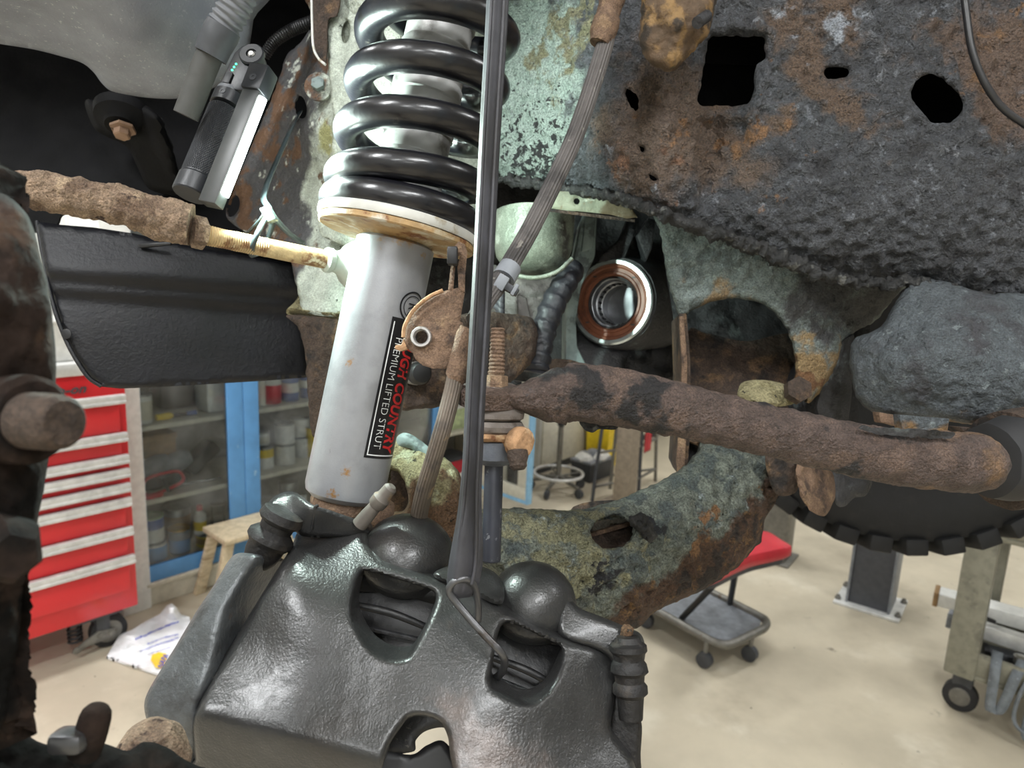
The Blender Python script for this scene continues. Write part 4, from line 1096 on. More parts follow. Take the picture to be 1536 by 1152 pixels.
shell('bolt_boss', [(1108, 582), (1118, 572), (1145, 570), (1176, 576), (1196, 590), (1190, 606), (1150, 610), (1110, 600)], [(1110, 590, .715), (1190, 595, .715), (1150, 572, .72), (1150, 608, .70)], M_lich, pb_, res=5, thick=.03, rnd=.008, namp=.001)
lathe('bolt_nut', P(1193, 588, .705), -CF + CU * .3, [(0, .013), (.012, .013), (.014, .009)], M_drust, pb_, 6)
# torn flange below the bar
shell('lower_flange', [(1198, 690), (1232, 696), (1252, 712), (1252, 745), (1240, 772), (1226, 772), (1208, 758), (1198, 730)], [(1200, 690, .70), (1250, 740, .72), (1230, 770, .70)], M_rust, pb_, res=5, thick=.012, rnd=.006, namp=.003, nscale=80, jag=2)
shell('lower_flange', [(1150, 680), (1192, 690), (1198, 728), (1188, 742), (1166, 742), (1154, 720)], [(1150, 690, .71), (1195, 735, .715), (1190, 690, .71)], M_drust, pb_, res=5, thick=.012, rnd=.005, namp=.002)
shell('lower_flange', [(1250, 700), (1305, 714), (1300, 742), (1282, 747), (1266, 760), (1252, 752)], [(1250, 700, .73), (1305, 720, .74), (1270, 755, .73)], M_diff, pb_, res=6, thick=.01, rnd=.004, namp=.003)

# ------------------------------------------------------------------ cross member at the right
cm = thing('cross_member', 'rounded grey cross member end with rusty lower lip, right of the pivot bracket', 'cross member')
shell('member_face', [(1374, 415), (1358, 432), (1338, 462), (1322, 488), (1302, 500), (1285, 506), (1277, 520), (1274, 548), (1279, 580), (1288, 602), (1304, 616), (1330, 625), (1370, 630), (1410, 632), (1460, 638), (1510, 650), (1570, 664), (1570, 462), (1480, 440), (1430, 426)],
      [(1375, 420, .66), (1280, 520, .655), (1290, 605, .655), (1400, 520, .605), (1400, 625, .625), (1560, 470, .63), (1560, 560, .59), (1560, 655, .615), (1340, 560, .62)], M_cross, cm, res=4.6, thick=.05, rnd=.012, rpx=14, namp=.0030, nscale=110, jag=1.6, smooth=70)
for k, (x0, y0, x1, y1, dd) in enumerate(((1318, 618, 1352, 640, .63), (1350, 622, 1425, 652, .60))):
    prism('flaked_strip', [P(x0, y0, dd), P(x1, y0 + 6, dd), P(x1 - 4, y1, dd), P((x0 + x1) / 2, y1 - 4, dd), P(x0 + 3, y1 - 6, dd)], CF * .012, M_rust if k == 0 else M_cross, cm, .001)

# ------------------------------------------------------------------ sway bar and its link
sb = thing('sway_bar', 'thick brown rusted sway bar running across in front of the control arm', 'sway bar')
bar = [(700, 596, .470, .012), (735, 594, .470, .014), (780, 590, .472, .0155), (830, 588, .476, .0185), (880, 590, .48, .0195), (940, 598, .484, .0195), (1010, 613, .488, .0190), (1090, 632, .492, .0180), (1180, 652, .494, .0180), (1270, 672, .494, .0185), (1350, 686, .492, .0195), (1420, 692, .49, .0205), (1462, 694, .492, .0205)]
def flat_eye(t, th):
    return 1.0
v_, f_ = sweep([(P(x, y, d), r) for x, y, d, r in bar], seg=44, n=18, namp=.0017, nscale=100, round_end=(0, 1), up=CU)
for i in range(len(v_)):          # the end is forged flat into an eye
    x, y, d = px_of(v_[i])
    if x < 850:
        k = max(0, min(1, (x - 745) / 100)); k = k * k * (3 - 2 * k)
        yc = 594 + (0 if x < 760 else -6 * (x - 760) / 90 if x < 850 else -6)
        v_[i] = P(x, 598 + (y - 592) * (.42 + .58 * k) * 1.0, .472 + (d - .472) * (1 + .3 * (1 - k)))
mk('bar', v_, f_, M_sway, sb, 70)
lathe('eye', P(735, 592, .470), Z, [(-.0075, .018), (-.006, .021), (.004, .021), (.006, .018)], M_sway, sb, 30, namp=.001)
lathe('bushing', P(1497, 690, .545), ROT @ Vector((.95, .05, -.25)), [(-.012, .020), (-.010, .028), (.002, .0315), (.010, .033), (.018, .032), (.022, .026)], M_rubber, sb, 40, namp=.0015)
lathe('bushing_clamp', P(1510, 690, .565), ROT @ Vector((.95, .05, -.25)), [(-.004, .030), (-.002, .039), (.02, .041), (.03, .036)], M_drust, sb, 40, namp=.0015)
prism('clamp_foot', [P(1440, 640, .60), P(1540, 648, .60), P(1545, 672, .60), P(1455, 662, .60)], CF * .02, M_drust, sb, .002)
shell('crust_flake', [(872, 630), (900, 632), (928, 638), (922, 645), (902, 643), (888, 650), (874, 642)], [(870, 640, .487), (930, 645, .487), (900, 655, .487)], M_tar, sb, res=3.5, thick=.006, namp=.003, nscale=160, jag=2)
shell('crust_flake', [(1290, 640), (1340, 643), (1400, 646), (1432, 650), (1420, 658), (1360, 655), (1310, 650)], [(1290, 642, .476), (1430, 655, .472), (1350, 645, .474)], M_diff, sb, res=4, thick=.002, namp=.003, nscale=130, jag=3)

lk = thing('sway_bar_link', 'upright sway bar end link with grey rubber bushings and rusty threaded top', 'link')
LA = [P(747, 490, .472), P(737, 830, .472)]
lax = (LA[1] - LA[0]).normalized()
def la(y): return P(747 + (737 - 747) * (y - 490) / 340, y, .472)
mm = .472 / FPX     # metres per pixel at this distance
prof = []
n_t = 12
for i in range(n_t * 4 + 1):
    t = i / (n_t * 4)
    prof.append((t * 70 * mm, (9.0 + 3.2 * t + 1.2 * (i % 4 in (1, 2))) * mm))
lathe('threaded_stud', la(492), lax, [(0, 3 * mm), (0, 8 * mm)] + prof, M_rust, lk, 20, namp=.0003)
lathe('nut', la(562), lax, [(0, 10 * mm), (2 * mm, 17 * mm), (20 * mm, 18 * mm), (24 * mm, 23 * mm), (28 * mm, 24 * mm)], M_rust, lk, 6, smooth=20)
lathe('upper_bushing', la(610), lax, [(0, 26 * mm), (2 * mm, 40 * mm), (9 * mm, 44 * mm), (17 * mm, 43 * mm), (20 * mm, 38 * mm), (21 * mm, 30 * mm)], surf('bushing_grey', C(112, 104, 98), [L(C(80, 72, 66), 60, .54, .64, 6)], rough=.75, bump=[(200, .8, 5)], bdist=.0012, var=.1), lk, 40, namp=.0006)
lathe('lower_bushing', la(631), lax, [(0, 30 * mm), (1 * mm, 41 * mm), (8 * mm, 45 * mm), (15 * mm, 43 * mm), (19 * mm, 38 * mm), (20 * mm, 30 * mm)], bpy.data.materials['bushing_grey'], lk, 40, namp=.0006)
lathe('cup_washer', la(649), lax, [(0, 40 * mm), (2 * mm, 46 * mm), (6 * mm, 46 * mm), (10 * mm, 42 * mm), (12 * mm, 34 * mm)], M_orust, lk, 40, namp=.0008)
lathe('link_body', la(660), lax, [(0, 34 * mm), (2 * mm, 38 * mm), (28 * mm, 36 * mm), (34 * mm, 28 * mm), (38 * mm, 16 * mm)], surf('link_steel', C(92, 96, 104), [L(C(66, 62, 60), 40, .54, .66)], rough=.5, metal=.2, bump=[(200, .6, 4)], bdist=.001, var=.1), lk, 30)
lathe('shaft', la(690), lax, [(0, 13.5 * mm), (2 * mm, 14 * mm), (150 * mm, 14.5 * mm), (152 * mm, 13 * mm)], surf('shaft_black', C(44, 46, 54), [L(C(100, 102, 106), 200, .66, .70, 3)], rough=.42, var=.1), lk, 24)
lathe('paint_mark', la(694), lax, [(0, 14.2 * mm), (0, 14.8 * mm), (2.5 * mm, 14.8 * mm), (2.5 * mm, 14.2 * mm)], surf('teal_mark', C(60, 150, 140), [], rough=.5), lk, 24)
zb = lathe('cross_bolt', P(770, 662, .458), ROT @ Vector((.75, -.1, .65)), [(-.012, .006), (-.002, .0062), (0, .0092), (.003, .0100), (.009, .0100), (.0105, .0084)], M_orust, lk, 12, smooth=40, namp=.0016, nscale=170)
lathe('stud_tip', P(776, 676, .450), ROT @ Vector((.05, -.9, .25)), [(0, .0065), (.004, .0068), (.008, .0055), (.010, .0056), (.012, .004)], M_drust, lk, 14)

# ------------------------------------------------------------------ lower control arm
ar = thing('lower_control_arm', 'heavy crusted lower control arm with oval hole, rising to the pivot bracket', 'control arm')
AR_OUT = [(690, 770), (720, 764), (760, 762), (805, 763), (850, 765), (885, 762), (920, 752), (960, 736), (1000, 716), (1030, 696), (1046, 674), (1052, 655), (1080, 648), (1110, 655), (1140, 665), (1158, 690), (1170, 725), (1165, 750), (1148, 780), (1140, 812), (1112, 845), (1075, 872), (1030, 896), (985, 916), (962, 938), (945, 946), (920, 940), (880, 925), (840, 905), (780, 880), (720, 850), (690, 820)]
AR_H = [(886, 800), (890, 786), (902, 777), (920, 773), (938, 777), (949, 790), (949, 803), (940, 815), (924, 822), (904, 820), (891, 812)]
def arm_extra(q):
    x, y = q[:, 0], q[:, 1]
    e = edge_dist(q, np.array(AR_H, float))
    d = -.004 * np.exp(-((e - 7) / 6.0) ** 2)
    return d
shell('arm_shell', AR_OUT, [(700, 770, .56), (760, 765, .575), (760, 820, .535), (720, 850, .54), (885, 765, .615), (880, 815, .572), (880, 920, .592), (950, 740, .65), (960, 830, .60), (950, 940, .635), (1050, 660, .735), (1050, 760, .66), (1060, 880, .69), (1110, 655, .74), (1110, 760, .695), (1165, 730, .745), (1140, 810, .735)],
      M_arm, ar, holes=[AR_H], res=4.0, thick=.012, rnd=.02, rpx=24, hrnd=.003, namp=.0065, nscale=100, jag=2.6, extra=arm_extra, smooth=80)
shell('arm_inner_web', [(860, 760), (860, 840), (975, 840), (975, 760)], [(860, 760, .66), (975, 760, .69), (920, 840, .62)], M_drust, ar, res=10, thick=.006, namp=.003)
prism('web_seam', [P(884, 800, .634), P(950, 782, .652), P(952, 787, .652), P(886, 806, .634)], CF * .004, M_rust, ar)
shell('hole_crust', [(944, 778), (952, 770), (962, 768), (972, 776), (980, 790), (985, 804), (976, 812), (964, 806), (955, 794), (946, 790)], [(944, 780, .595), (985, 800, .60), (965, 770, .597)], M_tar, ar, res=3, thick=.006, rnd=.004, namp=.006, nscale=170, jag=2.5)
# strut cradle of the arm behind the strut, yellowed
shell('strut_cradle', [(560, 668), (590, 655), (610, 652), (640, 672), (672, 690), (692, 716), (696, 760), (690, 830), (560, 830), (560, 720)], [(565, 670, .63), (610, 655, .64), (690, 716, .60), (640, 720, .585), (565, 820, .60), (690, 820, .58)], M_lich, ar, holes=[[(574, 714), (582, 706), (596, 708), (606, 722), (612, 745), (606, 765), (580, 765), (572, 740)]], res=4.5, thick=.02, rnd=.012, rpx=14, namp=.003, nscale=90, jag=1.5, smooth=80)
shell('cradle_inner', [(560, 690), (620, 690), (630, 800), (560, 800)], [(560, 700, .66), (620, 700, .66), (600, 800, .65)], M_drust, ar, res=10, thick=.005, namp=.002)
shell('cradle_lip', [(596, 655), (612, 650), (640, 668), (655, 690), (640, 692), (618, 674), (598, 668)], [(600, 660, .625), (650, 688, .61), (640, 670, .615)], M_rib, ar, res=5, thick=.01, rnd=.004, namp=.002)
shell('fork_foot', [(468, 742), (500, 748), (540, 752), (580, 748), (592, 762), (575, 790), (500, 790), (470, 765)], [(470, 750, .555), (590, 760, .55), (530, 785, .54)], M_rust, ar, res=5, thick=.02, rnd=.008, namp=.003)

# ------------------------------------------------------------------ strut
sx = thing('coilover_strut', 'silver lifted strut with black coil spring and black red label', 'strut')
SB, ST = P(516, 742, .545), P(673, -20, .545)
sax = (ST - SB).normalized(); slen = (ST - SB).length
mS = .545 / FPX
def sp_at(y): return SB + (ST - SB) * ((742 - y) / 762)
RS = 59.5 * mS
y_seat = 364
L_t = (sp_at(y_seat) - SB).length
lathe('strut_tube', SB, sax, [(-.0045, RS * .45), (-.003, RS * .8), (.001, RS * .96), (.006, RS), (L_t - .002, RS * .985), (L_t, RS * .9)], M_silver, sx, 64)
lathe('lower_stud', SB - sax * .012, sax, [(0, .018), (.0, .022), (.01, .022)], M_rust, sx, 24, namp=.001)
lathe('spring_seat', sp_at(360), sax, [(-.002, RS * .9), (.0, RS * 1.0), (.002, .050), (.001, .0585), (.002, .0598), (.0055, .0600), (.0062, .059), (.0062, .030)], surf('seat_rust', C(168, 138, 96), [L(C(196, 184, 158), 40, .5, .64, 6), L(C(120, 76, 44), 50, .56, .66, 6), L(C(206, 202, 190), 30, .58, .7, 5)], rough=.6, bump=[(220, .8, 5)], bdist=.001, var=.1), sx, 64, namp=.0007)
lathe('isolator', sp_at(360) + sax * .0064, sax, [(0, .052), (.0, .0605), (.002, .0615), (.006, .0615), (.007, .060), (.007, .034)], M_iso, sx, 64)
L_s = (ST - sp_at(368)).length
lathe('dust_sleeve', sp_at(368) + sax * .011, sax, [(0, RS * .88), (.02, RS * .86), (L_s * .5, RS * .84), (L_s + .05, RS * .82)], M_sleeve, sx, 48)
for yy in (258, 205, 150, 95, 40):
    lathe('sleeve_band', sp_at(yy), sax, [(0, RS * .85), (.001, RS * .885), (.010, RS * .885), (.012, RS * .85)], M_sleeve, sx, 48)
# helix
ref_r = (CR - sax * CR.dot(sax)).normalized(); ref_b = sax.cross(ref_r)    # right, and the far or near side
if ref_b.dot(CF) > 0: ref_b = -ref_b      # now points to the camera
Rm, rw = .0515, .0112
def coil_h(turn):                          # height above the isolator for a given turn; turn k.0 is at the camera side
    pts_ = [(0, .006), (.4, .011), (1, .0285), (2, .0660), (3, .1050), (4, .1440), (5, .183), (6, .222)]
    for (a, b), (c, d) in zip(pts_, pts_[1:]):
        if turn <= c: return b + (d - b) * (turn - a) / (c - a)
    return pts_[-1][1]
base_h = sp_at(360) + sax * (.0142 + rw * .55)
cp = []
for i in range(0, 260):
    tr = -.35 + i / 260 * 5.6
    th = 2 * math.pi * tr                   # moving from front to the right goes up
    h = coil_h(max(tr, 0)) if tr > 0 else .006 + tr * .004
    cp.append((base_h + sax * (h - .006) + ref_b * (Rm * math.cos(th)) + ref_r * (Rm * math.sin(th)), rw))
tube('coil_spring', cp, M_spring, sx, n=1, seg=18, round_end=(1, 1), smooth=80)
# label on the tube: angle from the camera side round to the right, distance down the tube
def on_tube(ang, ypx, off=.0003):
    c = sp_at(ypx)
    return c + (ref_b * math.cos(ang) + ref_r * math.sin(ang)) * (RS + off)
mt = 1.0 / (762 / slen)                     # metres along the axis per pixel row
def patch(name, a0, a1, y0, y1, off, mat, n=10, m=14):
    vs, fs = [], []
    for i in range(n + 1):
        for j in range(m + 1): vs.append(on_tube(a0 + (a1 - a0) * i / n, y0 + (y1 - y0) * j / m, off))
    for i in range(n):
        for j in range(m):
            fs.append((i * (m + 1) + j, i * (m + 1) + j + 1, (i + 1) * (m + 1) + j + 1, (i + 1) * (m + 1) + j))
    return mk(name, vs, fs, mat, sx, 60)
dg_ = math.radians
lb = patch('label', dg_(27), dg_(88), 474, 675, .0002, M_label)
for a0, a1, y0, y1 in ((30.5, 32, 480, 671), (30.5, 85, 669.5, 671.2)):
    o_ = patch('label_border', dg_(a0), dg_(a1), y0, y1, .0004, M_txtw); o_.parent = lb
def txt_place(a_base, y_start):
    return lambda x, y: on_tube(dg_(a_base) + (y) / RS, y_start + x / mt, .0005)
# lettering runs down the tube, tops of the letters to the right
letters('red_lettering', 'ROUGH COUNTRY', .0156, txt_place(54, 482), M_txtr, lb, shear=.2, offset=.0005, width=(668 - 482) * mt)
letters('white_lettering', 'PREMIUM LIFTED STRUT', .0086, txt_place(38, 502), M_txtw, lb, offset=-.00012, width=(661 - 502) * mt)
# round emblem above the label
def ring_on_tube(name, ac, yc, r0, r1, mat, n=40, a_from=0, a_to=2 * math.pi):
    vs, fs = [], []
    for i in range(n + 1):
        t = a_from + (a_to - a_from) * i / n
        for r_ in (r0, r1): vs.append(on_tube(dg_(ac) + r_ * math.cos(t) / RS, yc + r_ * math.sin(t) / mt, .0004))
    for i in range(n): fs.append((2 * i, 2 * i + 1, 2 * i + 3, 2 * i + 2))
    o_ = mk(name, vs, fs, mat, sx, 60); return o_
em = ring_on_tube('emblem_ring', 56, 455, .0105, .0118, M_label)
o_ = ring_on_tube('emblem_ring', 56, 455, .0080, .0087, M_label); o_.parent = em
letters('emblem_letters', 'RC', .013, lambda x, y: on_tube(dg_(48) + y / RS, 450 + x / mt, .0004), M_label, em, width=.011)

# ------------------------------------------------------------------ brake hose bracket and hoses
hb = thing('hose_bracket', 'rusty D shaped brake hose bracket with zinc grommet in front of the strut label', 'bracket')
HB = [(668, 436), (650, 442), (632, 454), (617, 470), (607, 490), (605, 508), (602, 517), (593, 517), (592, 523), (600, 526), (612, 524), (619, 530), (624, 540), (634, 548), (650, 553), (668, 553), (680, 545), (690, 520), (696, 496), (694, 484), (690, 482), (697, 440), (694, 430)]
HBH = [(646 + 0 - 14 + 10.5 * math.cos(a), 505.5 + 11.5 * math.sin(a)) for a in np.linspace(0, 2 * math.pi, 18)[:-1]]
shell('bracket_plate', HB, [(600, 520, .472), (668, 436, .478), (632, 505, .470), (694, 490, .472), (660, 553, .468), (607, 490, .474)], M_rust, hb, holes=[HBH], res=3.4, thick=.0035, rnd=.0012, rpx=4, namp=.0007, nscale=120, spline=False)
prism('bracket_lip', [P(605, 508, .470), P(602, 517, .468), P(593, 518, .466), P(592, 523, .466), P(601, 527, .466), P(611, 524, .468), P(609, 518, .468)], CF * .006 - CR * .0, M_orust, hb, .0006)
ptube('rolled_edge', [(664, 436, .472, .0014), (648, 443, .470, .0014), (632, 454, .469, .0014), (617, 470, .468, .0014), (607, 490, .467, .0014), (605, 506, .466, .0014)], M_orust, hb, n=5, seg=8)
tb_ = shell('upper_tab', [(672, 436), (676, 400), (679, 372), (688, 362), (697, 366), (701, 378), (698, 410), (697, 438), (688, 434), (686, 400), (690, 384), (684, 384), (680, 436)], [(672, 436, .478), (697, 436, .476), (690, 365, .485)], M_rust, hb, res=3.4, thick=.004, rnd=.001, rpx=3, namp=.0005, spline=False)
box('clip_block', P(679, 384, .478), (CR, CU, CF), (.0035, .006, .004), M_black, hb, .001)
lathe('grommet', P(632, 505.5, .4685), -CF, [(-.004, .0044), (.0015, .0044), (.0028, .0052), (.0028, .0064), (.0012, .0070), (-.0005, .0070)], M_grom, hb, 28, closed=True)
ptube('hose_ferrule', [(702, 492, .466, .0052), (697, 505, .466, .0062), (690, 535, .464, .0066), (685, 562, .462, .0072), (684, 566, .462, .0062)], M_rust, hb, n=5, seg=18, namp=.0006, nscale=140)
ribf = lambda t, th: 1 + .045 * math.cos(th * 18)
hs = ptube('lower_brake_hose', [(684, 560, .462, .0054), (678, 590, .46, .0055), (665, 640, .456, .0055), (650, 690, .470, .0056), (638, 730, .492, .0059), (629, 770, .518, .0062), (626, 800, .530, .0062)], M_hose, n=10, seg=72, rfn=ribf)
tag(hs, 'ribbed tan brake hose dropping from the rusty bracket to the caliper', 'hose')
hu = thing('upper_brake_hose', 'grey ribbed brake hose hanging down from the frame past the black strap', 'hose')
ptube('hose', [(914, 40, .60, .0068), (905, 75, .598, .0070), (888, 130, .59, .0070), (862, 205, .575, .0070), (830, 275, .56, .0070), (795, 345, .545, .0070), (766, 395, .53, .0070), (748, 425, .52, .0068), (730, 450, .505, .0064), (712, 480, .485, .006)], M_hose2, hu, n=10, seg=72, rfn=ribf)
ptube('end_fitting', [(922, -20, .605, .010), (918, 0, .604, .011), (912, 20, .602, .0095), (909, 34, .60, .0115), (905, 48, .599, .0115), (902, 58, .598, .0100), (899, 66, .598, .0092)], M_rust, hu, n=6, seg=24, namp=.001, nscale=120)
ptube('hose_clip', [(766, 400, .528, .0085), (755, 418, .522, .0090)], M_mgrey, hu, n=2, seg=14)
box('clip_latch', P(763, 432, .515), (ROT @ Vector((.85, -.5, 0)), ROT @ Vector((.5, .85, 0)), CF), (.0075, .0028, .004), M_dgrey, hu, .0008)
box('clip_latch', P(752, 424, .512), (ROT @ Vector((.85, -.5, 0)), ROT @ Vector((.5, .85, 0)), CF), (.004, .0055, .004), M_mgrey, hu, .0008)
box('clip_latch', P(772, 435, .512), (ROT @ Vector((.85, -.5, 0)), ROT @ Vector((.5, .85, 0)), CF), (.0014, .0045, .003), M_mgrey, hu, .0006)
# ------------------------------------------------------------------ strut tower panel behind the spring
tw = thing('strut_tower', 'pale green strut tower panel with folded flanges behind the coil spring', 'strut tower')
TW = [(478, -30), (470, 30), (452, 62), (430, 84), (414, 130), (392, 185), (370, 235), (350, 285), (340, 325), (372, 350), (412, 372), (434, 388), (442, 420), (450, 450), (453, 468), (500, 476), (545, 482), (600, 440), (650, 380), (700, 330), (740, 290), (760, 200), (770, -30)]
shell('tower_panel', TW, [(340, 320, .80), (400, 180, .775), (450, 100, .76), (440, 380, .735), (470, 250, .735), (520, 0, .69), (520, 200, .68), (520, 460, .69), (600, 100, .72), (600, 400, .72), (700, 100, .80), (700, 300, .80), (478, 0, .745)], M_tower, tw,
      holes=[[(451 + 9 * math.cos(a) + 2 * math.sin(a), 161 + 17 * math.sin(a)) for a in np.linspace(0, 6.283, 15)[:-1]], [(350 + 9 * math.cos(a) - 4 * math.sin(a), 309 + 16 * math.sin(a)) for a in np.linspace(0, 6.283, 15)[:-1]]],
      res=5, thick=.004, rnd=.004, rpx=6, namp=.002, nscale=60, jag=1.2, smooth=70)
shell('flange_plate', [(490, -30), (489, 40), (492, 90), (496, 140), (500, 190), (494, 235), (484, 280), (478, 320), (480, 350), (500, 362), (530, 370), (560, 350), (580, 200), (600, -30)], [(490, 0, .700), (495, 140, .685), (480, 320, .700), (560, 100, .672), (590, 0, .68), (540, 360, .685), (530, 200, .672)], M_tower, tw,
      holes=[[(519 + 6.5 * math.cos(a) - 1.5 * math.sin(a), 48 + 17 * math.sin(a)) for a in np.linspace(0, 6.283, 15)[:-1]]], res=5, thick=.005, rnd=.003, rpx=5, namp=.0012, nscale=70, smooth=70)
shell('folded_ear', [(467, -30), (468, 30), (470, 70), (478, 88), (487, 96), (490, 70), (492, 30), (506, 20), (508, -30)], [(467, 0, .70), (487, 95, .685), (508, 0, .68)], M_drust, tw, res=4, thick=.003, rnd=.001, namp=.0006)
ptube('ear_edge', [(467, -25, .697, .0013), (468, 30, .697, .0013), (470, 70, .694, .0013), (478, 88, .69, .0013), (488, 97, .684, .0013)], M_iso, tw, n=5, seg=8)
lathe('washer', P(478, 130, .70), -CF, [(-.004, .004), (-.002, .014), (.001, .014), (.002, .012)], M_tower, tw, 26)
lathe('bolt_head', P(478, 128, .698), -CF + CU * .2, [(0, .0068), (.005, .0068), (.006, .005)], M_rib, tw, 6)
shell('lower_lip', [(430, 464), (438, 462), (460, 466), (500, 470), (545, 474), (545, 484), (500, 481), (455, 476), (432, 472)], [(430, 467, .715), (545, 478, .675), (480, 466, .69)], M_lich, tw, res=4, thick=.03, rnd=.002, rpx=3, namp=.001)

# ------------------------------------------------------------------ rusty cross beam behind the strut
xb = thing('rear_cross_beam', 'brown rusty cross beam half hidden behind the silver strut', 'cross member')
shell('beam_face', [(432, 472), (446, 490), (455, 516), (460, 560), (462, 600), (466, 640), (472, 658), (488, 652), (510, 632), (545, 620), (600, 616), (650, 612), (676, 606), (690, 604), (694, 592), (712, 600), (735, 594), (765, 574), (795, 546), (806, 515), (800, 480), (760, 470), (700, 470), (640, 490), (580, 492), (520, 480)],
      [(432, 472, .70), (466, 640, .69), (520, 480, .68), (560, 610, .675), (650, 540, .665), (690, 600, .665), (740, 580, .70), (800, 500, .74), (760, 475, .73), (650, 490, .67)], M_drust, xb, res=4.6, thick=.02, rnd=.008, rpx=10, namp=.0035, nscale=70, jag=2.2, smooth=75)
lathe('bolt_collar', P(622, 560, .655), -CF + CR * .5, [(-.01, .010), (.004, .011), (.006, .0105)], M_grom, xb, 20)
lathe('bolt_cap', P(629, 560, .644), -CF + CR * .5, [(-.004, .0105), (.004, .0105), (.007, .0085), (.008, .004)], M_black, xb, 20)

# ------------------------------------------------------------------ differential with its open axle seal
df_ = thing('differential', 'dark differential casting with open axle bore and brown ringed seal', 'differential')
DX = ROT @ Vector((-.50, .03, .86)); DXn = DX.normalized()
D0 = P(917, 453, .86); mD = .86 / FPX
lathe('axle_tube', D0, DXn, [(-.16, .074), (-.12, .072), (-.06, .066), (-.03, .061), (-.010, .057), (-.004, .055), (-.004, .030), (-.05, .028), (-.051, .010)], M_diff, df_, 56, namp=.0012, nscale=50)
lathe('seal_ring', D0, DXn, [(-.006, .046), (-.006, .0505), (-.004, .0525), (.001, .0525), (.003, .0505), (.003, .0465)], M_ring, df_, 64, closed=True)
sl = lathe('seal', D0 - DXn * .001, DXn, [(-.006, .046), (.001, .0462), (.0015, .043), (-.0005, .0415), (-.0005, .0375), (.001, .0365), (.001, .034), (-.002, .0325), (-.006, .0312)], M_seal, df_, 64, closed=True)
for a in (.6, 2.2, 3.9, 5.5):
    e1 = (CU - DXn * CU.dot(DXn)).normalized(); e2 = DXn.cross(e1)
    pm = D0 + (e1 * math.cos(a) + e2 * math.sin(a)) * .0395
    box('mark', pm - DXn * .0012, (e1, e2, DXn), (.0008, .002, .0008), M_dgrey, sl)
lathe('bore_liner', D0, DXn, [(-.007, .0308), (-.008, .0285), (-.018, .0280), (-.019, .0262), (-.030, .0262), (-.031, .0245), (-.048, .0245), (-.049, .006)], M_bore, df_, 48, cap0=False)
for k in range(22):
    a = k * 2 * math.pi / 22
    e1 = (CU - DXn * CU.dot(DXn)).normalized(); e2 = DXn.cross(e1)
    pm = D0 + (e1 * math.cos(a) + e2 * math.sin(a)) * .0262 - DXn * .024
    tube('roller', [(pm - DXn * .004, .0018), (pm + DXn * .004, .0018)], M_black, df_, n=1, seg=8)
prism('rib_bar', [P(875, 318, .83), P(896, 320, .83), P(893, 384, .835), P(872, 430, .84), P(864, 480, .842), P(866, 520, .842), P(880, 548, .842), P(848, 552, .842), P(849, 470, .84), P(858, 400, .835), P(868, 350, .83)], CF * .07, M_rib, df_, .003)
prism('rib_bar', [P(878, 324, .826), P(893, 326, .826), P(890, 372, .83), P(872, 378, .83)], CF * .01, M_rib, df_, .002)
prism('rib', [P(944, 322, .87), P(956, 328, .87), P(952, 350, .865), P(936, 392, .86), P(898, 392, .86), P(900, 384, .86), P(930, 358, .865)], CF * .03, M_diff, df_, .002)
prism('rib', [P(972, 326, .86), P(984, 330, .86), P(978, 372, .86), P(970, 392, .86), P(955, 352, .86), P(960, 345, .86)], CF * .03, M_diff, df_, .002)
shell('void_backing', [(640, 285), (640, 480), (740, 560), (850, 575), (1040, 570), (1040, 330), (980, 300), (860, 282)], [(700, 290, 1.0), (1040, 330, .97), (700, 480, .98), (1030, 560, .96), (870, 420, .97)], M_diff, df_, res=11, thick=.02, namp=.006, nscale=30)  # dark sheet put in for the shaded void between tower and bracket
shell('case_belly', [(866, 500), (890, 512), (930, 520), (975, 512), (1006, 494), (1018, 500), (1022, 545), (1020, 575), (860, 575), (848, 545)], [(850, 560, .86), (1020, 560, .90), (930, 530, .865), (1010, 500, .91), (880, 510, .87)], M_diff, df_, res=7, thick=.03, rnd=.012, rpx=14, namp=.003, nscale=60)
prism('plug', [P(838 + 34 * math.cos(a), 548 + 10 * math.sin(a), .83) for a in np.linspace(0, 6.283, 13)[:-1]], CF * .03, M_drust, df_)

# tab of the cross member above the differential
tbb = thing('mount_tab', 'short pale yellow green steel tab with one small hole above the axle bore', 'bracket')
shell('tab_face', [(826, 286), (870, 288), (915, 296), (948, 312), (956, 326), (940, 328), (916, 322), (880, 318), (850, 316), (822, 312)], [(826, 300, .735), (950, 320, .725), (880, 290, .73)], surf('tab_paint', C(124, 128, 110), [L(C(110, 84, 54), 50, .56, .66, 6), L(C(90, 80, 60), 30, .5, .66, 6, at=(P(935, 312, .73), .03), k=.4), L(C(180, 186, 170), 60, .56, .66)], rough=.7, bump=[(200, .8, 5)], bdist=.0014, var=.1), tbb,
      holes=[[(865 + 4.5 * math.cos(a), 302 + 4.8 * math.sin(a)) for a in np.linspace(0, 6.283, 11)[:-1]]], res=4, thick=.006, rnd=.002, rpx=3, namp=.0014, nscale=90, spline=False)
prism('tab_return', [P(822, 313, .737), P(952, 329, .73), P(945, 318, .80), P(826, 300, .80)], CU * -.003, M_drust, tbb)

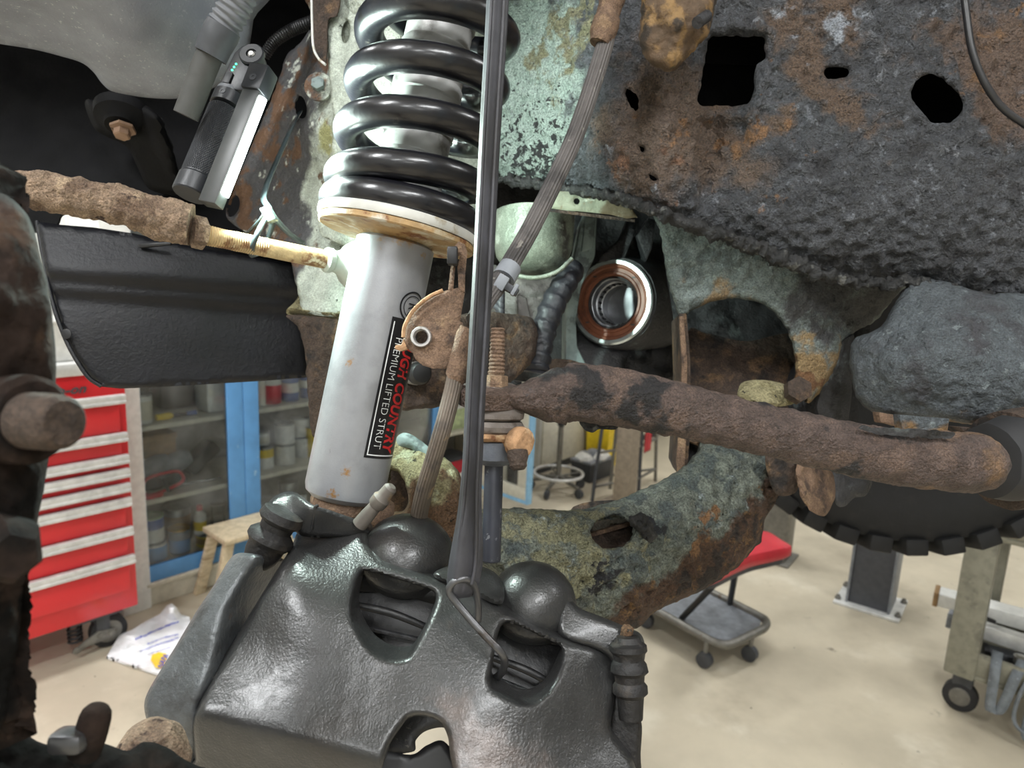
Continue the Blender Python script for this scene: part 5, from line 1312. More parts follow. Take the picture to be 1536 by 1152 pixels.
# ------------------------------------------------------------------ steel mount cup, casting and taped hose
mc = thing('engine_mount', 'grey green metal mount cup with ribbed casting behind the brake hose', 'engine mount')
MA = ROT @ Vector((-.06, -.99, .08))
mM = .80 / FPX
lathe('cup', P(802, 322, .82), MA, [(0, 56 * mM), (2 * mM, 61 * mM), (50 * mM, 60 * mM), (70 * mM, 55 * mM), (84 * mM, 44 * mM), (92 * mM, 24 * mM), (94 * mM, 5 * mM)], M_mount, mc, 48, namp=.0015, nscale=40)
ptube('seam', [(858, 388, .77, .0025), (835, 408, .765, .0025), (800, 417, .762, .0025), (760, 410, .765, .0025)], M_mount, mc, n=6, seg=8)
shell('casting', [(735, 398), (770, 412), (805, 418), (840, 414), (856, 424), (846, 446), (826, 468), (812, 492), (800, 508), (788, 514), (778, 508), (776, 492), (764, 484), (742, 484), (730, 450)], [(735, 400, .80), (850, 420, .81), (790, 450, .785), (790, 510, .79), (740, 480, .80)], surf('casting_grey', C(92, 90, 86), [L(C(120, 118, 112), 60, .58, .66, 5), L(C(50, 48, 46), 30, .54, .64, 6)], rough=.55, bump=[(220, .9, 5)], bdist=.0014, var=.1, metal=.1), mc, res=4.5, thick=.02, rnd=.01, rpx=12, namp=.0018, nscale=70)
prism('casting_rib', [P(776, 440, .782), P(790, 446, .782), P(800, 500, .782), P(792, 512, .782), P(778, 506, .782)], CF * .01, bpy.data.materials['casting_grey'], mc, .002)
ptube('green_lip', [(748, 482, .775, .004), (752, 500, .772, .0045), (766, 513, .77, .005), (786, 518, .77, .005), (802, 516, .772, .0045)], M_mount, mc, n=6, seg=12, flat=1.4)
for k in range(4):
    ptube('coil_tube', [(744, 420 + k * 13, .76, .004), (752, 440 + k * 9, .755, .004), (748, 466 + k * 4, .76, .004)], M_dgrey, mc, n=5, seg=8)
def wrapf(t, th): return 1 + .07 * math.sin(t * 60 + th) + .03 * math.sin(t * 133)
th_ = ptube('taped_hose', [(862, 402, .80, .0125), (848, 424, .785, .0130), (833, 450, .775, .0135), (820, 482, .768, .0135), (811, 515, .762, .0135), (806, 545, .758, .0140), (804, 560, .758, .0135)], M_wrap, n=12, seg=24, rfn=wrapf)
tag(th_, 'black tape wrapped hose left of the axle bore', 'hose')

# ------------------------------------------------------------------ far wheel
wh = thing('far_tire', 'black off road tire of the opposite wheel below the sway bar', 'tire')
TC = P(1338, 530, 1.62); TA = (ROT @ Vector((-.22, .02, .97))).normalized(); TR = .425
lathe('tire_carcass', TC, TA, [(-.13, .24), (-.13, .38), (-.12, .405), (.12, .405), (.135, .385), (.14, .33), (.13, .25), (.10, .22)], M_tire, wh, 80)
lathe('wheel_rim', TC, TA, [(-.12, .235), (.085, .235), (.09, .22), (.02, .21), (.0, .08), (.0, .02)], M_black, wh, 48)
e1 = (CU - TA * CU.dot(TA)).normalized(); e2 = TA.cross(e1)
bm = bmesh.new()
for s in ((-.026, .0), (.026, .0)):
    pass
me_l = None
for k in range(38):
    a = 2 * math.pi * k / 38
    er = e1 * math.cos(a) + e2 * math.sin(a); et = TA.cross(er)
    for row, (c_, w_, sk) in enumerate(((.112, .030, .25), (.045, .03, -.2), (-.03, .03, .2), (-.1, .03, -.2))):
        aa = a + (.5 if row % 2 else 0) * 2 * math.pi / 38
        er = e1 * math.cos(aa) + e2 * math.sin(aa); et = TA.cross(er)
        if row == 0 or er.dot(CU) < .1:
            o_ = None
            if me_l is None:
                o_ = box('tread_lug', (0, 0, 0), ((1, 0, 0), (0, 1, 0), (0, 0, 1)), (.024, .032, .017), M_tire, wh, .004); me_l = o_.data
            else:
                o_ = bpy.data.objects.new('tread_lug', me_l); COL.objects.link(o_); o_.parent = wh
            ax_ = (TA + et * sk).normalized(); at_ = er.cross(ax_)
            o_.matrix_local = Matrix.Translation(TC + TA * c_ + er * .413) @ Matrix((at_, ax_, er)).transposed().to_4x4()

# ------------------------------------------------------------------ brake caliper
cl_ = thing('brake_caliper', 'big dark grey twin piston brake caliper hanging in the foreground', 'brake caliper')
CAL = [(452, 794), (500, 789), (545, 790), (556, 818), (575, 838), (610, 852), (652, 866), (700, 884), (745, 903), (790, 932), (845, 958), (900, 974), (927, 1004), (925, 1040), (916, 1090), (910, 1190), (300, 1190), (292, 1140), (287, 1100), (290, 1074), (318, 1014), (360, 945), (405, 872), (436, 822)]
W1 = [(541, 861), (553, 857), (600, 870), (643, 884), (653, 893), (651, 908), (636, 944), (616, 980), (604, 987), (581, 986), (553, 969), (534, 938), (528, 916), (533, 884)]
W2 = [(754, 937), (770, 936), (802, 950), (836, 966), (844, 978), (840, 1000), (823, 1034), (801, 1052), (778, 1053), (752, 1040), (736, 1026), (740, 992), (746, 955)]
W3 = [(602, 1090), (612, 1078), (625, 1074), (645, 1076), (660, 1084), (670, 1100), (674, 1125), (674, 1200), (566, 1200), (574, 1150), (584, 1118)]
cal_d = [(452, 794, .512), (545, 790, .510), (440, 822, .480), (550, 846, .477), (650, 868, .474), (745, 905, .467), (845, 958, .463), (927, 1004, .468), (360, 945, .448), (600, 1000, .433), (800, 1000, .442), (290, 1074, .413), (420, 1095, .410), (540, 1130, .405), (300, 1180, .392), (540, 1190, .392), (750, 1120, .414), (700, 1190, .398), (910, 1100, .444), (860, 1190, .412)]
def cal_fold(q):
    x, y = q[:, 0], q[:, 1]
    s = (y - 1068 - (x - 287) * .262) * .967
    return .00040 * 7 * np.logaddexp(0, s / 7.0)
shell('bridge', CAL, cal_d, M_cal, cl_, holes=[W1, W2, W3], res=4.2, thick=.016, rnd=.006, rpx=13, hrnd=.004, namp=.0003, nscale=60, back=CF * .020, smooth=60, extra=cal_fold)
def dome(name, c, r, ax, mat, parent, k=1.0):
    prof = [(-.035, r * .9), (-.02, r)] + [(r * .55 * math.sin(t) , r * math.cos(t)) for t in np.linspace(0, 1.5, 9)]
    return lathe(name, c, ax, prof, mat, parent, 48, smooth=60)
DA = ROT @ Vector((.10, .86, .5)); DB = .0342; DC = .0308
lathe('piston_housing', P(611, 828, .512), DA, [(-.014, DB * .92), (-.005, DB)] + [(-.005 + .029 * math.sin(t), DB * math.cos(t)) for t in np.linspace(.1, 1.52, 10)], M_cal, cl_, 56, smooth=70)
lathe('piston_housing', P(800, 898, .497), DA, [(-.014, DC * .92), (-.005, DC)] + [(-.005 + .028 * math.sin(t), DC * math.cos(t)) for t in np.linspace(.1, 1.52, 10)], M_cal, cl_, 56, smooth=70)
shell('slide_ear', [(397, 764), (404, 752), (416, 742), (434, 737), (450, 742), (468, 756), (500, 767), (545, 784), (556, 800), (540, 806), (468, 806), (446, 800), (432, 782), (415, 772)], [(398, 762, .485), (436, 738, .500), (470, 758, .482), (468, 800, .490), (545, 795, .505), (500, 780, .492)], M_cal, cl_, res=4, thick=.016, rnd=.006, rpx=9, namp=.0003)
prism('ear_ridge', [P(470, 758, .481), P(474, 760, .481), P(469, 796, .487), P(465, 796, .487)], CF * .008, M_cal, cl_, .001)
shell('saddle', [(655, 856), (690, 846), (730, 852), (752, 870), (756, 900), (742, 906), (700, 886), (655, 868)], [(655, 860, .476), (750, 890, .470), (700, 850, .488)], M_cal, cl_, res=5, thick=.02, rnd=.006, rpx=8)
shell('right_shoulder', [(845, 892), (870, 912), (905, 926), (938, 940), (962, 952), (968, 980), (960, 1000), (930, 1004), (900, 978), (852, 962), (835, 940)], [(850, 900, .482), (960, 960, .470), (930, 1000, .465), (850, 958, .466)], M_cal, cl_, res=5, thick=.022, rnd=.007, rpx=10)
lathe('pin_bolt', P(941, 945, .466), ROT @ Vector((.1, .95, .3)), [(-.006, .0042), (.0015, .0042), (.0025, .003)], M_lich, cl_, 6)
bs = lathe('bleeder_screw', P(552, 772, .500), ROT @ Vector((.62, .72, .18)), [(-.010, .0055), (.0, .0052), (.008, .0046), (.010, .0062), (.016, .0066), (.018, .0052), (.021, .0050), (.026, .0048), (.028, .003)], surf('bleeder_grey', C(92, 86, 80), [L(C(124, 104, 80), 60, .56, .66)], rough=.6, var=.1), cl_, 18)
# bracket arm at the left
br = thing('caliper_bracket', 'glossy dark grey caliper bracket arm with rubber boots beside the caliper', 'caliper bracket')
RIDGE = np.array([(1200, 288), (1060, 292), (1030, 303), (1000, 314), (955, 324), (912, 336), (870, 360), (836, 384), (780, 420)][::-1], float)
def arm_crease(q):
    xr = np.interp(q[:, 1], RIDGE[:, 0], RIDGE[:, 1])
    return .00095 * 3 * np.logaddexp(0, (q[:, 0] - xr) / 3.0) + .010 * np.exp(-((q[:, 0] - 270) / 14) ** 2 - ((q[:, 1] - 1045) / 30) ** 2) * 0
shell('left_arm', [(349, 834), (376, 830), (404, 836), (424, 838), (436, 856), (424, 886), (398, 938), (368, 984), (346, 1016), (322, 1055), (312, 1080), (308, 1120), (310, 1160), (284, 1152), (263, 1137), (241, 1116), (226, 1094), (217, 1068), (219, 1044), (239, 1008), (263, 970), (294, 918), (322, 876)],
      [(349, 834, .470), (322, 876, .460), (263, 970, .443), (217, 1060, .432), (380, 836, .458), (336, 912, .444), (314, 1000, .428), (290, 1060, .420), (240, 1110, .428), (290, 1150, .436), (430, 838, .455), (400, 938, .432), (346, 1016, .416), (312, 1100, .418)], M_calbrk, br, res=4, thick=.016, rnd=.005, rpx=7, namp=.0005, nscale=60, smooth=50, extra=arm_crease)
BA = ROT @ Vector((-.46, -.88, .05)); mB = .452 / FPX
lathe('slide_boot', P(428, 766, .482), BA, [(0, 22 * mB), (3 * mB, 33 * mB), (16 * mB, 36 * mB), (20 * mB, 33 * mB), (24 * mB, 27 * mB), (34 * mB, 26 * mB), (38 * mB, 31 * mB), (44 * mB, 37 * mB), (52 * mB, 38 * mB), (57 * mB, 34 * mB), (62 * mB, 30 * mB), (74 * mB, 29 * mB), (86 * mB, 26 * mB), (96 * mB, 20 * mB)], M_boot, br, 40, namp=.0006, nscale=120)
shell('right_arm', [(918, 1046), (934, 1040), (955, 1058), (958, 1072), (963, 1090), (961, 1130), (958, 1190), (905, 1190), (910, 1110)], [(918, 1050, .462), (958, 1070, .456), (908, 1180, .452), (958, 1180, .452)], M_boot, br, res=5, thick=.03, rnd=.006, rpx=8)
BA2 = ROT @ Vector((.02, -.99, .12))
lathe('slide_boot', P(942, 955, .462), BA2, [(0, 18 * mB), (8 * mB, 21 * mB), (12 * mB, 28 * mB), (20 * mB, 29 * mB), (26 * mB, 24 * mB), (34 * mB, 23 * mB), (40 * mB, 27 * mB), (50 * mB, 29 * mB), (56 * mB, 23 * mB), (66 * mB, 22 * mB), (72 * mB, 26 * mB), (82 * mB, 26 * mB), (88 * mB, 20 * mB), (120 * mB, 18 * mB)], M_boot, br, 36, namp=.0005, nscale=120)
# pads
pd = thing('brake_pad', 'black brake pad seen through the windows of the caliper', 'brake pad')
shell('backing_plate', [(500, 850), (560, 842), (640, 860), (740, 890), (850, 940), (880, 1000), (860, 1090), (800, 1140), (690, 1145), (684, 1110), (668, 1092), (640, 1096), (624, 1110), (618, 1128), (560, 1120), (500, 1020), (490, 930)], [(500, 850, .512), (880, 980, .500), (560, 1120, .462), (860, 1090, .470), (680, 980, .482)], M_pad, pd, res=7, thick=.006, rnd=.002, rpx=4)
for (x0, y0, x1, y1, dd) in ((520, 905, 650, 945, .478), (735, 985, 850, 1040, .474)):
    ptube('pad_spring', [(x0, y0, dd, .0022), ((x0 + x1) / 2, (y0 + y1) / 2 - 6, dd - .004, .0026), (x1, y1, dd, .0022)], M_pad, pd, n=8, seg=10)
    prism('shim_edge', [P(x0, y0 + 28, dd + .002), P(x1, y1 + 18, dd + .002), P(x1, y1 + 24, dd + .002), P(x0, y0 + 34, dd + .002)], CF * .004, M_diff, pd, .0006)
shell('friction_block', [(520, 862), (600, 868), (700, 895), (830, 948), (835, 968), (700, 922), (600, 893), (520, 884)], [(520, 870, .500), (830, 955, .488), (680, 900, .494)], M_black, pd, res=7, thick=.01, rnd=.002, rpx=4)
shell('friction_block', [(560, 1128), (616, 1132), (640, 1118), (666, 1112), (690, 1150), (690, 1200), (560, 1200)], [(560, 1130, .458), (690, 1150, .458), (620, 1200, .45)], M_black, pd, res=7, thick=.01, rnd=.002, rpx=4)

# ------------------------------------------------------------------ rubber strap that holds the caliper
sr = thing('rubber_strap', 'long black rubber tie down strap with wire hook holding the caliper', 'strap')
def boxy(t, th):
    n_ = 5.0
    return (abs(math.cos(th)) ** n_ + abs(math.sin(th)) ** n_) ** (-1 / n_)
SP = [(748, -30, .444, .0068), (744, 50, .443, .0067), (738, 150, .442, .0065), (732, 260, .440, .0063), (726, 380, .438, .0062), (719, 500, .436, .0061), (713, 600, .434, .0060), (709, 690, .434, .0060), (706, 740, .435, .0065), (704, 780, .436, .0077), (701, 820, .438, .0094), (698, 850, .440, .0102), (694, 876, .441, .0096), (690, 892, .442, .0066)]
ptube('strap_band', SP, M_strap, sr, n=10, seg=32, rfn=boxy, flat=.62, up=ROT @ Vector((.80, 0, -.60)), smooth=40)
for off in (-.0035, .0035):
    tube('moulded_rib', [(P(x, y, d - .0065) + CR * off * r / .006, .0012) for x, y, d, r in SP[:-1]], M_strap, sr, n=6, seg=8)
ptube('hook', [(717, 930, .448, .0024), (717, 905, .445, .0024), (712, 880, .440, .0024), (698, 868, .434, .0024), (680, 874, .433, .0024), (674, 888, .434, .0024), (688, 908, .434, .0024), (710, 934, .432, .0024), (736, 962, .430, .0024), (751, 978, .430, .0024), (757, 992, .434, .0024), (754, 1006, .442, .0024), (746, 1015, .450, .0024), (738, 1018, .458, .0024)], M_hook, sr, n=8, seg=14, round_end=(1, 1))

# ------------------------------------------------------------------ tie rod
tr_ = thing('tie_rod', 'tan rusty tie rod end with jam nut and threaded rod, left of the strut', 'tie rod')
ptube('outer_end', [(-40, 282, .478, .0075), (-10, 283, .482, .0084), (20, 283, .486, .0112), (50, 285, .490, .0128), (95, 292, .496, .0133), (140, 300, .502, .0134), (185, 309, .508, .0134), (215, 318, .512, .0138), (238, 328, .516, .0150), (262, 333, .519, .0154), (286, 338, .522, .0152)], M_tie, tr_, n=16, seg=40, namp=.0024, nscale=110, up=CU, smooth=70)
rd = (P(500, 392, .60) - P(296, 350, .527)).normalized()
lathe('jam_nut', P(288, 347, .524), rd, [(0, .010), (.001, .0122), (.009, .0122), (.010, .010)], M_tie, tr_, 6, smooth=20, namp=.0006)
pr = []
Lr = (P(500, 392, .60) - P(300, 351, .528)).length
for i in range(56):
    pr.append((i * .0009, .0068 + (.0008 if i % 2 else 0)))
pr += [(.052, .0072), (Lr * .6, .0074), (Lr, .0078)]
lathe('threaded_rod', P(300, 351, .528), rd, pr, M_rod, tr_, 22, namp=.0004, nscale=120)
lathe('boot', P(486, 389, .594), rd, [(0, .0085), (.002, .0105), (.006, .0105), (.008, .009), (.012, .0095), (.016, .012), (.020, .017), (.026, .021), (.034, .022), (.04, .02)], surf('boot_pale', C(186, 196, 186), [L(C(120, 124, 118), 40, .54, .66, 5)], rough=.45, var=.06, metal=.2), tr_, 30)

# zip tie round the rod
zt = thing('zip_tie', 'dark plastic zip tie looped round the threaded tie rod', 'zip tie')
def ribbon(name, pp, w_, side, mat, parent, t=.0012):
    rows = catmull([(*P(x, y, d),) for x, y, d in pp], 8)
    vs, fs = [], []
    for r_ in rows:
        for s in (-1, 1): vs.append(Vector(r_) + side * (w_ / 2 * s))
    for i in range(len(rows) - 1): fs.append((2 * i, 2 * i + 1, 2 * i + 3, 2 * i + 2))
    o = mk(name, vs, fs, mat, parent)
    m_ = o.modifiers.new('thick', 'SOLIDIFY'); m_.thickness = t; m_.offset = 0
    return o
sdv = (ROT @ Vector((.85, .2, .3))).normalized()
ribbon('band', [(451, 166, .77), (438, 190, .70), (422, 226, .64), (406, 262, .60), (397, 288, .575), (396, 300, .567), (404, 314, .56), (402, 326, .552)], .0055, sdv, M_tieplastic, zt)
ribbon('band', [(404, 318, .553), (392, 338, .545), (383, 358, .543), (377, 378, .552), (384, 384, .57), (398, 366, .585), (408, 338, .575), (405, 320, .56)], .0058, sdv, M_tieplastic, zt)
box('lock_head', P(404, 322, .549), (sdv, ROT @ Vector((-.5, .85, 0)), CF), (.0045, .0062, .004), surf('zip_head', C(104, 122, 118), [], rough=.35), zt, .001)
ribbon('tail', [(408, 322, .556), (420, 336, .58), (436, 352, .62), (456, 366, .66)], .005, (ROT @ Vector((.5, .8, .3))).normalized(), M_tieplastic, zt)
ribbon('tail', [(398, 318, .552), (386, 334, .56), (372, 348, .575), (362, 356, .58)], .005, sdv, M_tieplastic, zt)

# ------------------------------------------------------------------ LED work light
wl = thing('work_light', 'black knurled LED work light with a lit white bar leaning on the tie rod', 'work light')
mW = .56 / FPX
gA = (P(283, 297, .545) - P(352, 130, .575)); gLen = gA.length; gA.normalize()
perp = (CR - gA * CR.dot(gA)).normalized()
nrm = gA.cross(perp).normalized()
if nrm.dot(CF) > 0: nrm = -nrm
g0 = P(352, 130, .575)
tt_ = lambda k: g0 + gA * (gLen * k)
grip = lathe('grip', tt_(.22), gA, [(0, 22 * mW), (.001, 23 * mW), (gLen * .60, 23 * mW), (gLen * .605, 22 * mW)], M_lightbody, wl, 48)
# knurl: small raised diamonds over the grip, too many to count
kv, kf = [], []
for i in range(46):
    for k in range(48):
        a = 2 * math.pi * (k + .5 * (i % 2)) / 48
        dv = perp * math.cos(a) + nrm * math.sin(a)
        if dv.dot(CF) > .35: continue
        et = gA.cross(dv)
        c_ = tt_(.235) + gA * (gLen * .57 * i / 45) + dv * (23 * mW)
        b_ = len(kv)
        kv += [c_ + gA * .0011, c_ + et * .0007, c_ - gA * .0011, c_ - et * .0007, c_ + dv * .0006]
        kf += [(b_, b_ + 1, b_ + 4), (b_ + 1, b_ + 2, b_ + 4), (b_ + 2, b_ + 3, b_ + 4), (b_ + 3, b_, b_ + 4)]
kn = mk('knurling', kv, kf, M_lightbody, wl, 0); kn['kind'] = 'stuff'
lathe('tail_cap', tt_(.825), gA, [(0, 23 * mW), (.001, 25 * mW), (gLen * .14, 25.5 * mW), (gLen * .15, 24 * mW), (gLen * .152, 12 * mW)], M_lightbody, wl, 40)
lathe('collar', tt_(.085), gA, [(0, 21 * mW), (.001, 24 * mW), (gLen * .11, 24 * mW), (gLen * .115, 22 * mW)], M_lightbody, wl, 40)
lathe('collar_ring', tt_(.055), gA, [(0, 20 * mW), (.0005, 22 * mW), (.004, 22 * mW), (.0045, 20 * mW)], M_mgrey, wl, 40)
# flat head with rounded top
hc = P(366, 98, .575)
def hp(a, b, c=0.0): return hc + perp * (a * mW) - gA * (b * mW) + nrm * (c * mW)
prism('head', [hp(-20, -52, 10), hp(22, -52, 10), hp(30, -10, 10), hp(30, 12, 10), hp(22, 26, 10), hp(4, 33, 10), hp(-10, 28, 10), hp(-17, 12, 10)], nrm * (-26 * mW), M_lightbody, wl, .002)
pv = lathe('pivot_disc', hp(13, 12, 8), nrm, [(0, 19 * mW), (6 * mW, 19 * mW), (8 * mW, 17 * mW), (8 * mW, 8 * mW), (5 * mW, 7 * mW), (5 * mW, 1 * mW)], M_lightbody, wl, 36)
lathe('pivot_screw', hp(13, 12, 12), nrm, [(0, 6 * mW), (3 * mW, 6 * mW), (4.5 * mW, 4 * mW)], M_chrome, pv, 16)
prism('switch', [hp(-14, -46, 11), hp(-3, -46, 11), hp(-3, -26, 11), hp(-14, -26, 11)], nrm * (2.5 * mW), M_dgrey, wl, .0008)
for k in range(3):
    lathe('charge_led', hp(-8 + k * 1.0, -20 + k * 6, 10), nrm, [(0, 1.6 * mW), (.8 * mW, 1.5 * mW), (1.2 * mW, .6 * mW)], glow('led_green', (.05, 1.0, .35, 1), 6.0) if k == 0 else bpy.data.materials['led_green'], wl, 10)
lathe('screw', tt_(.14) + nrm * (23 * mW), nrm, [(0, 4.5 * mW), (1.5 * mW, 4.5 * mW), (1.5 * mW, 2 * mW), (.5 * mW, 1.5 * mW)], M_dgrey, wl, 14)
# hinged light bar
bA0, bA1 = P(388, 126, .555), P(316, 308, .535)
bA = (bA1 - bA0); bLen = bA.length; bA.normalize()
bperp = (CR - bA * CR.dot(bA)).normalized(); bn = bA.cross(bperp).normalized()
if bn.dot(CF) > 0: bn = -bn
rotk = math.radians(10)
n1 = bn * math.cos(rotk) - bperp * math.sin(rotk)       # blank face, towards the camera and left
n2 = bperp * math.cos(rotk) + bn * math.sin(rotk)       # lit face, to the right
M_bar = surf('light_bar_grey', C(66, 68, 68), [], rough=.4, var=.05)
bar_ = box('light_bar', (bA0 + bA1) / 2, (bA, n2, n1), (bLen / 2, .0075, .0058), M_bar, wl, .001)
box('hinge_block', bA0 - bA * .002, (bA, n2, n1), (.011, .0085, .0082), M_lightbody, wl, .0015)
lathe('screw', bA0 + n1 * .0080, n1, [(0, .0028), (.001, .0028), (.001, .0012), (.0004, .001)], M_dgrey, wl, 14)
M_led = glow('led_strip', (.90, 1.0, .97, 1), 40.0)
ls = tube('led_strip', [(bA0 + bA * .012 + n2 * .0072, .0042), (bA1 - bA * .010 + n2 * .0072, .0042)], M_led, wl, n=1, seg=20)
ld = bpy.data.lights.new('work_light_lamp', 'AREA'); ld.shape = 'RECTANGLE'; ld.size = bLen * .9; ld.size_y = .010; ld.energy = 4.0; ld.color = (.80, 1.0, .92)
lo_ = bpy.data.objects.new('work_light_lamp', ld); COL.objects.link(lo_)
lo_.matrix_world = Matrix.Translation((bA0 + bA1) / 2 + n2 * .0125) @ Matrix((bA, bA.cross(n2), -n2)).transposed().to_4x4()
lo_.parent = wl

# ------------------------------------------------------------------ drain pipe and conduits at the top left
pp_ = thing('drain_pipe', 'grey corrugated drain hose with smooth pipe end hanging from the fender liner', 'pipe')
def corr(t, th): return 1 + .07 * math.sin(t * 75)
ptube('corrugated_hose', [(378, -40, .52, .0115), (362, -10, .522, .0115), (348, 18, .525, .0115), (334, 42, .528, .0112), (328, 54, .529, .0108)], M_conduit, pp_, n=26, seg=24, rfn=corr)
ptube('coupling', [(336, 40, .527, .0122), (330, 52, .528, .0126), (322, 70, .53, .0124), (316, 84, .531, .0118)], M_dgrey, pp_, n=6, seg=24, namp=.0006)
ptube('pipe_end', [(320, 70, .531, .0095), (308, 98, .533, .0095), (292, 140, .536, .0094), (279, 174, .538, .0092)], surf('pipe_dusty', C(68, 68, 66), [L(C(54, 53, 51), 20, .5, .66)], rough=.65, var=.06), pp_, n=6, seg=28)
wc_ = ptube('wire_conduit', [(396, 84, .73, .0055), (412, 62, .725, .0055), (436, 46, .72, .0058), (460, 36, .715, .006), (490, 24, .71, .006)], M_black, n=30, seg=16, rfn=lambda t, th: 1 + .10 * math.sin(t * 190))
tag(wc_, 'black ribbed wire conduit beside the top of the strut tower', 'conduit')

# ------------------------------------------------------------------ fender liner, inner liner, splash flap
fl_ = thing('fender_liner', 'speckled grey plastic fender liner curving in at the upper left', 'fender liner')
shell('liner_skin', [(-40, -40), (-40, 58), (0, 66), (50, 74), (90, 84), (122, 94), (140, 108), (152, 124), (166, 136), (190, 142), (225, 147), (265, 148), (295, 142), (325, 130), (352, 118), (366, 104), (374, 70), (380, 30), (388, -40)],
      [(-40, 0, .56), (-40, 60, .63), (100, 0, .58), (100, 80, .65), (190, 140, .70), (200, 60, .61), (300, 0, .62), (300, 135, .69), (370, 60, .68), (385, -30, .67)], M_liner, fl_, res=6, thick=.006, rnd=.022, rpx=24, spline=True, smooth=80)
il = thing('inner_fender', 'black plastic inner fender wall in deep shade behind the work light', 'inner fender')
shell('inner_wall', [(-40, 40), (-40, 352), (30, 350), (80, 340), (92, 322), (110, 318), (150, 320), (205, 344), (280, 366), (360, 386), (430, 396), (470, 380), (500, 200), (500, -40), (330, -40), (200, 0)], [(-40, 100, .93), (-40, 320, .84), (200, 100, .93), (200, 330, .84), (460, 0, .98), (460, 380, .86)], M_inner, il, res=9, thick=.005, namp=.003, nscale=30, smooth=80)
shell('liner_rib', [(128, 150), (165, 158), (200, 152), (236, 170), (252, 205), (266, 250), (270, 290), (225, 284), (206, 250), (190, 220), (160, 205), (140, 190)], [(130, 150, .80), (270, 280, .80), (190, 220, .80), (200, 170, .765)], M_inner, il, res=7, thick=.02, rnd=.012, rpx=14, smooth=80)
lathe('clip_boss', P(184, 180, .765), ROT @ Vector((.05, -.9, .4)), [(-.01, .030), (.0, .028), (.006, .018), (.010, .016)], M_inner, il, 30)
lathe('bolt', P(184, 196, .758), ROT @ Vector((.05, -.95, .3)), [(-.004, .013), (-.001, .013), (0, .0085), (.007, .0085), (.008, .007)], M_bolt, il, 6, smooth=20)
box('shade_slab', Vector((.25, 1.30, 1.93)), ((1, 0, 0), (0, 1, 0), (0, 0, 1)), (1.3, .66, .03), M_inner, il, .02)  # unseen slab added over the wheel well to block overhead light
fp_ = thing('splash_flap', 'large black rubber splash flap with a horizontal crease below the tie rod', 'splash flap')
def flap_extra(q):
    x, y = q[:, 0], q[:, 1]
    yc = 418 + (x - 80) * .075
    return .010 * np.tanh((y - yc) / 12) - .006 * np.exp(-((y - yc - 14) / 10) ** 2)
shell('flap_sheet', [(55, 332), (90, 337), (140, 341), (200, 350), (300, 372), (380, 385), (440, 396), (452, 430), (456, 470), (460, 520), (462, 566), (400, 571), (300, 577), (230, 581), (180, 583), (152, 580), (134, 568), (118, 545), (100, 512), (84, 470), (72, 425), (64, 380)],
      [(55, 332, .72), (440, 396, .80), (120, 450, .70), (460, 560, .80), (150, 578, .705), (300, 470, .748)], M_flap, fp_, res=6, thick=.004, rnd=.003, rpx=5, extra=flap_extra, smooth=80, spline=False)
ptube('edge_bead', [(56, 332, .717, .0022), (64, 380, .709, .0022), (72, 425, .703, .0022), (84, 470, .70, .0022), (100, 512, .70, .0022), (118, 545, .70, .0022), (134, 567, .702, .0022), (152, 579, .704, .0022)], M_flap, fp_, n=6, seg=10)
lathe('punched_dimple', P(100, 501, .697), -CF, [(-.001, .001), (0, .005), (.0008, .005), (.0012, .0035)], M_black, fp_, 18)
prism('wire_stub', [P(205, 366, .72), P(255, 362, .72), P(256, 367, .72), P(210, 372, .72)], CF * .004, M_black, fp_, .001)

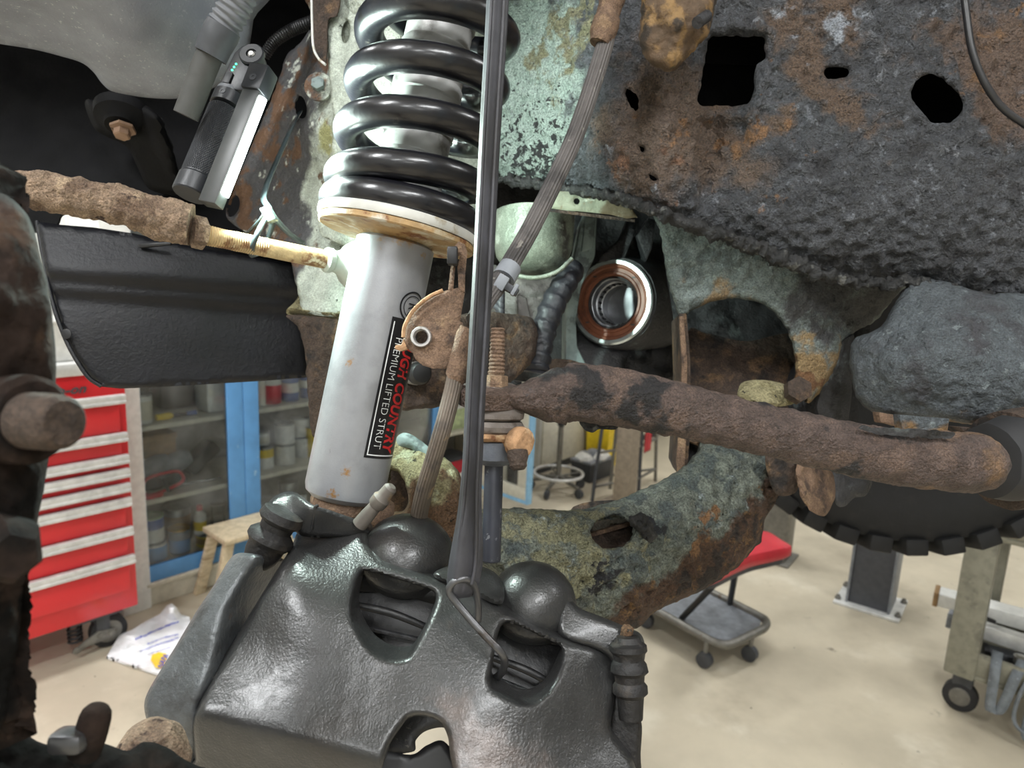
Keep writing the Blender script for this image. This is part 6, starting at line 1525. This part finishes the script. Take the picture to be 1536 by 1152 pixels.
# ------------------------------------------------------------------ steering knuckle, very near at the left edge
kn_ = thing('steering_knuckle', 'dark rusty steering knuckle out of focus at the left edge', 'steering knuckle')
shell('knuckle_arm', [(-60, 270), (-20, 282), (18, 298), (44, 328), (60, 376), (72, 430), (80, 490), (84, 545), (84, 600), (78, 650), (70, 705), (60, 770), (46, 850), (30, 940), (16, 1020), (4, 1090), (-60, 1110)],
      [(-60, 280, .265), (30, 330, .275), (80, 560, .275), (-40, 600, .245), (40, 860, .27), (-40, 1080, .25), (10, 450, .25), (10, 700, .252)], M_near, kn_, res=8, thick=.03, rnd=.014, rpx=45, namp=.004, nscale=45, smooth=80)
lathe('bolt_boss', P(52, 628, .250), ROT @ Vector((.86, .02, .35)), [(-.012, .016), (-.002, .0155), (0, .013)], M_near, kn_, 32, namp=.001)
lathe('bolt', P(62, 632, .246), ROT @ Vector((.86, -.02, .35)), [(-.006, .010), (.006, .0098), (.010, .0092), (.012, .0075), (.0122, .001)], M_drust, kn_, 28)
lathe('bolt', P(8, 825, .248), ROT @ Vector((.70, -.1, .6)), [(-.008, .0125), (.0, .0125), (.006, .0105), (.009, .008)], M_near, kn_, 6)
hub = thing('wheel_hub', 'dark rusty hub edge with one wheel stud out of focus at the lower left', 'wheel hub')
shell('hub_rim', [(-60, 1078), (-10, 1082), (30, 1096), (62, 1112), (100, 1120), (150, 1116), (190, 1126), (215, 1112), (245, 1118), (280, 1140), (330, 1170), (330, 1240), (-60, 1240)], [(-60, 1090, .285), (60, 1115, .30), (200, 1125, .32), (300, 1150, .34), (100, 1230, .29), (300, 1230, .32)], M_near, hub, res=7, thick=.03, rnd=.012, rpx=30, namp=.004, nscale=60, smooth=80)
ptube('wheel_stud', [(126, 1128, .305, .0068), (136, 1100, .303, .0066), (143, 1076, .302, .0063)], M_near, hub, n=4, seg=20, round_end=(0, 1))
box('stud_clip', P(106, 1110, .298), (CR, CU, CF), (.0075, .0045, .006), M_hook, hub, .003)
lathe('ball_joint', P(228, 1128, .37), ROT @ Vector((.2, .9, .3)), [(-.02, .018), (-.004, .0185), (.008, .015), (.015, .008)], M_tie, hub, 30, namp=.002)
# ------------------------------------------------------------------ put every origin at the base of its thing
def bbox(o):
    pts = []
    st = [o]
    while st:
        x = st.pop()
        if x.type == 'MESH': pts += [x.matrix_world @ Vector(c) for c in x.bound_box]
        st += list(x.children)
    return pts
bpy.context.view_layer.update()
for o in [x for x in COL.objects if x.parent is None and x.type in ('EMPTY', 'MESH')]:
    b = bbox(o)
    if not b: continue
    base = Vector(((min(p.x for p in b) + max(p.x for p in b)) / 2, (min(p.y for p in b) + max(p.y for p in b)) / 2, min(p.z for p in b)))
    if o.type == 'MESH':
        o.data.transform(Matrix.Translation(-base))
        for ch in o.children: ch.location = ch.location - base
        o.location = base
    else:
        for ch in o.children: ch.location = ch.location - base
        o.location = base
